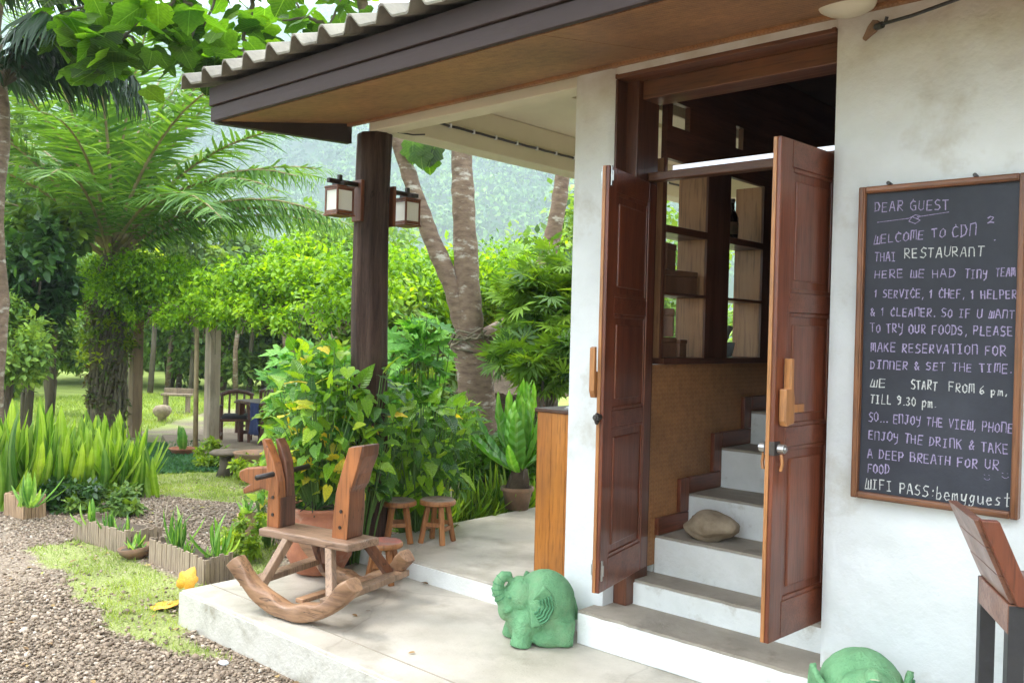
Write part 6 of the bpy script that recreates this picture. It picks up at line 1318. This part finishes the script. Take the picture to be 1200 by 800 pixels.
brs = [[((417, -40), 9.), ((370, -50), 8.8), ((320, -30), 8.6), ((297, 0), 8.5), ((287, 40), 8.4), ((284, 70), 8.4)],
       [((284, 62), 8.4), ((262, 82), 8.3), ((235, 78), 8.3), ((222, 60), 8.2)], [((286, 66), 8.4), ((312, 72), 8.4), ((338, 78), 8.5), ((362, 62), 8.5)],
       [((370, -50), 8.8), ((300, -90), 8.4), ((240, -60), 8.2), ((195, -25), 8.0), ((172, 8), 8.), ((190, 16), 7.9), ((210, -4), 7.9)], [((195, -25), 8.), ((150, -30), 7.9), ((110, 5), 7.9), ((70, 15), 7.8)],
       [((172, 8), 8.), ((150, 40), 7.9), ((170, 70), 7.9)], [((417, -40), 9.), ((400, 0), 8.9), ((385, 30), 8.8)], [((300, -90), 8.4), ((340, -40), 8.3), ((350, 10), 8.3)], [((240, -60), 8.2), ((255, -10), 8.3), ((240, 30), 8.3)], [((110, 5), 7.9), ((95, 30), 7.8), ((130, 45), 7.9)], [((150, 40), 7.9), ((120, 62), 7.9), ((100, 50), 7.8)], [((385, 30), 8.8), ((360, 20), 8.7), ((330, 25), 8.6)], [((210, -4), 7.9), ((235, 15), 8.0), ((225, 45), 8.0)],
       [((240, -60), 8.2), ((140, -90), 8.0), ((60, -60), 7.9), ((10, -30), 7.9)]]
cnt = 0; spots = []
for k, br in enumerate(brs):
    p = dens(ppath(br), 6); s = MB(); n_ = len(p); r0 = .035 if k in (0, 3) else .018; s.tube([q + Vector((U(-.01, .01),) * 3) for q in p], [r0 * (1 - .7 * i / (n_ - 1)) + .004 for i in range(n_)], 6); s.build('branch', 'trunk_dark', bt, smooth=True)
    for i, q in enumerate(p): spots.append(q)
spots = [q for q in spots if project(np.array(q + tb0))[1] > -35 or random.random() < .25]
for _r in range(5):
    random.shuffle(spots)
    for q in spots:
        yv = project(np.array(q + tb0))[1]; m_ = 1
        for _ in range(m_):
            if cnt >= 298: break
            off = Vector((U(-.42, .42), U(-.35, .35), U(-.34, .2))); a = U(0, 6.28); d = Vector((math.cos(a), math.sin(a), U(-1.0, .1))); nr = Vector((U(-.5, .5), U(-.5, .5), 1)); put(random.choice(CANO), bt, q + off, d, nr, U(.17, .31)); cnt += 1
for px in ((492, 172), (502, 178), (484, 166), (510, 170)):
    q = ond(px, 8.9) - tb0; put(CANO[0], bt, q, (U(-.4, .4), U(-.4, .4), -1), (.5, -.6, .3), .24)

# narrow leaved shrub to the right, bright bushes behind it
def shrub_px(name, label, cat, px, d, r, n_, size, mat, tpl, clumps=40, grp=None, spread=.3, shell=.5, tr=.035, trunk=True, tmat='trunk_dark'):
    P = ond(px, d); return bush(name, label, cat, (P.x, P.y, P.z), r, n_, size, mat, tpl, clumps, trunk, grp, spread, shell, tmat, tr)
LT['star'] = (np.concatenate([np.array([(0, 0, 0), (.09, .5, .04), (0, 1, -.05), (-.09, .5, .04)]) @ np.array([[math.cos(a), -math.sin(a), 0], [math.sin(a), math.cos(a), 0], [0, 0, 1]]) for a in (-1.5, -.9, -.4, 0, .45, .95, 1.55)]), np.array([(4 * i, 4 * i + 1, 4 * i + 2, 4 * i + 3) for i in range(7)]))
shrub_px('shrub', 'dense shrub with star like whorls of narrow leaves beside the white pillar', 'shrub', (648, 362), 8.6, (.50, .45, .56), 1500, .17, 'cl_narrow', 'star', 34, spread=.5, shell=.3, tr=.04)
shrub_px('shrub', 'lower shrub of narrow whorled leaves above the bamboo hut', 'shrub', (636, 425), 8.0, (.40, .35, .25), 750, .15, 'cl_narrow', 'star', 22, spread=.5, shell=.3, tr=.03)
gb2 = 'trees and bushes beyond the garden'
TR = [  # px, depth, radii, n, leafsize, mat, template, label
 ((62, 268), 14.2, (.55, .5, .42), 1100, .22, 'cl_mid', 'oval', 'lit broad leaved top of the dark tree at the left'),  # lit top of the dark tree, put in as a lighter leaf colour
 ((34, 330), 13.6, (.78, .6, 1.0), 3600, .20, 'cl_dark', 'oval', 'dark glossy leaved tree between the two palms at the left'),
 ((8, 410), 12.5, (.62, .6, .75), 5200, .11, 'cl_pale', 'diamond', 'pale loose shrub below the dark tree at the left'),
 ((60, 405), 20, (1.0, .9, .75), 5200, .16, 'cl_mid', 'diamond', 'mid green shrub behind the left end of the lawn'),
 ((-40, 400), 24, (2.6, 2, 2.4), 7000, .26, 'cl_mid', 'diamond', 'bushy tree at the far left of the lawn'),
 ((60, 370), 30, (2.6, 2, 2.6), 8000, .28, 'cl_pale', 'diamond', 'pale bushy tree across the lawn left of the palm trunk'),
 ((130, 360), 33, (3, 2, 2.6), 8000, .30, 'cl_hedge', 'diamond', 'mid green tree across the lawn behind the palm trunk'),
 ((200, 390), 30, (2.2, 2, 1.8), 8000, .24, 'cl_pale', 'diamond', 'pale green tree framed by the two pergola posts'),
 ((262, 400), 29, (2.0, 2, 1.7), 7000, .24, 'cl_mid', 'diamond', 'mid green tree right of the light pergola post'),
 ((325, 395), 31, (2.4, 2, 1.9), 8000, .26, 'cl_pale', 'diamond', 'pale green tree seen above the pergola table'),
 ((390, 385), 30, (2.4, 2, 2.0), 7000, .26, 'cl_mid', 'diamond', 'tree across the lawn just left of the timber post'),
 ((470, 385), 27, (2.6, 2, 1.6), 8000, .26, 'cl_mid', 'diamond', 'bright tree across the lawn right of the timber post'),
 ((240, 330), 40, (4.5, 3, 3.2), 8000, .42, 'cl_mid', 'diamond', 'large tree above the middle of the pergola roof'),
 ((400, 320), 44, (5, 3, 3.2), 8000, .42, 'cl_pale', 'diamond', 'large pale tree above the right part of the pergola roof'),
 ((90, 300), 46, (5, 3, 4.2), 8000, .45, 'cl_pale', 'diamond', 'large pale tree behind the fronds of the big palm'),
 ((-30, 250), 30, (3.4, 3, 4), 8000, .34, 'cl_mid', 'diamond', 'tall tree at the left edge behind the slim palm'),
 ((560, 372), 22, (2.2, 1.8, 1.1), 7000, .22, 'cl_mid', 'diamond', 'tree behind the three stemmed trunk'),
 ((620, 350), 14, (1.2, 1.0, .62), 5200, .14, 'cl_hedge', 'diamond', 'yellow green bush behind the narrow leaved shrub'),
 ((690, 350), 18, (2.0, 1.4, 1.7), 6000, .2, 'cl_mid', 'diamond', 'tree mostly hidden by the white pillar'),
 ((480, 348), 12.5, (.85, .8, .78), 5600, .14, 'cl_pergola', 'diamond', 'bright yellow green bush between the post and the ringed trunk'),
 ((500, 400), 16, (1.4, 1, 1.0), 5000, .16, 'cl_mid', 'diamond', 'mid green bush beyond the hut beside the trunk'),
 ((720, 330), 40, (5, 3, 4.5), 6000, .42, 'cl_pale', 'diamond', 'large pale tree far behind the house corner')]
for px, d, r, n_, sz, mat, tpl, lb in TR: shrub_px('tree' if d > 21 else 'bush', lb, 'tree' if d > 21 else 'bush', px, d, r, n_, sz, mat, tpl, 46, gb2, .34, .5, tr=.04 + d * .002)
# slender trunks at the wood's edge
WL = ['thin pale trunk left of the light pergola post', 'slim trunk seen just left of the bench', 'slim trunk behind the bench', 'slender trunk near the bamboo pole', 'slender trunk right of the light pergola post', 'slender trunk above the left garden chair', 'thin trunk above the pergola table', 'slim trunk above the right end of the table', 'thin leaning trunk behind the lobed plant', 'slender trunk close to the timber post']
for i, x in enumerate((176, 196, 209, 224, 262, 276, 292, 309, 334, 372)):
    d = 27 + (i * 7 % 5) * .6; P0 = on_ground((x, 455), d); t_ = thing('slender_tree', WL[i], 'tree', P0, 0, 'slender trunks at the edge of the wood'); s = MB(); s.tube([(0, 0, 0), (U(-.1, .1), U(-.1, .1), 1.4), (U(-.3, .3), U(-.2, .2), 3.0)], [.09, .075, .06], 8, wob=.05); s.build('trunk', 'trunk_ringed' if i % 3 else 'trunk_dark', t_, smooth=True)
    V, F, R = crown((0, 0, 2.9), (.9, .9, .5), 600, .22, 'diamond', 12, .4, .5); link('crown', npmesh('crown', V, F, 'cl_mid', R), t_)
# dark wood mass behind everything at lawn's end
Ps = []
for i in range(60):
    x = -260 + i * 19; P = ond((x, U(400, 432)), U(40, 50)); Ps.append(crown((P.x, P.y, P.z + U(-.3, 1.2)), (2.4, 2, 2.2), 700, .42, 'diamond', 14, .4, .4))
V, F, R = join(Ps); o = link('far_wood', npmesh('far_wood', V, F, 'cl_pale', R)); tag(o, 'wood closing off the far end of the lawn', 'wood', kind='stuff')

# bamboo hut behind the trunk
hb = on_ground((575, 480), 11.5); hu = thing('bamboo_hut', 'small weathered bamboo hut with thatched roof behind the ringed trunk', 'hut', hb, math.atan2(.674, .738))
s = MB()
HW, HD, HZ = .78, .8, 1.15
for sx in (-1, 1):
    for sy in (0, 1): s = MB(); s.tube([(sx * HW, sy * HD, 0), (sx * HW, sy * HD, HZ)], .035, 7); s.build('post', 'hut_sticks', hu)
for i in range(22):
    x = -HW + (i + .5) * 2 * HW / 22; 
    if abs(x + .28) < .10: continue
    s = MB(); s.tube([(x + U(-.01, .01), U(-.01, .01), U(0, .08)), (x + U(-.02, .02), 0, HZ * U(.86, 1))], .014, 5); s.build('cane', 'hut_sticks', hu)
for z in (.35, .62, .9): s = MB(); s.tube([(-HW, -.02, z), (HW, -.02, z + .02)], .018, 6); s.build('crossbar', 'hut_sticks', hu)
s = MB(); s.bb(-HW, HW, HD - .02, HD, 0, HZ); s.build('back_wall', 'hut_thatch', hu)
for k in range(9):       # thatch layers on both slopes of the roof
    for sl in (0, 1):
        y0 = (-.28 + k * .075) if not sl else (HD + .28 - k * .075); z0 = HZ - .06 + k * .048; s = MB(); V = []; F = []; n_ = 40
        for i in range(n_ + 1):
            x = -HW - .2 + i * (2 * HW + .4) / n_; e = U(0, .05); dy = (-1 if not sl else 1); V += [(x, y0 + dy * e, z0 - e * .7), (x, y0 - dy * .16, z0 + .11)]
        for i in range(n_): F.append((2 * i, 2 * i + 2, 2 * i + 3, 2 * i + 1))
        s.v = V; s.f = F; o = s.build('thatch', 'hut_thatch', hu); so = o.modifiers.new('t', 'SOLIDIFY'); so.thickness = .03

# ================================================================== AIR
s = MB(); s.bb(-2600, 2600, -2600, 2600, -2.6, 640); m = bpy.data.materials.new('air'); m.use_nodes = True; M['air'] = m; n = m.node_tree; n.nodes.remove(n.nodes['Principled BSDF'])
pv = n.nodes.new('ShaderNodeVolumePrincipled'); pv.inputs['Color'].default_value = (.74, .86, 1, 1); pv.inputs['Density'].default_value = .0006; pv.inputs['Anisotropy'].default_value = .2; n.links.new(pv.outputs[0], n.nodes['Material Output'].inputs['Volume'])
o = s.build('haze', 'air'); o['kind'] = 'stuff'; o['label'] = 'pale mountain haze in the air'; o['category'] = 'haze'
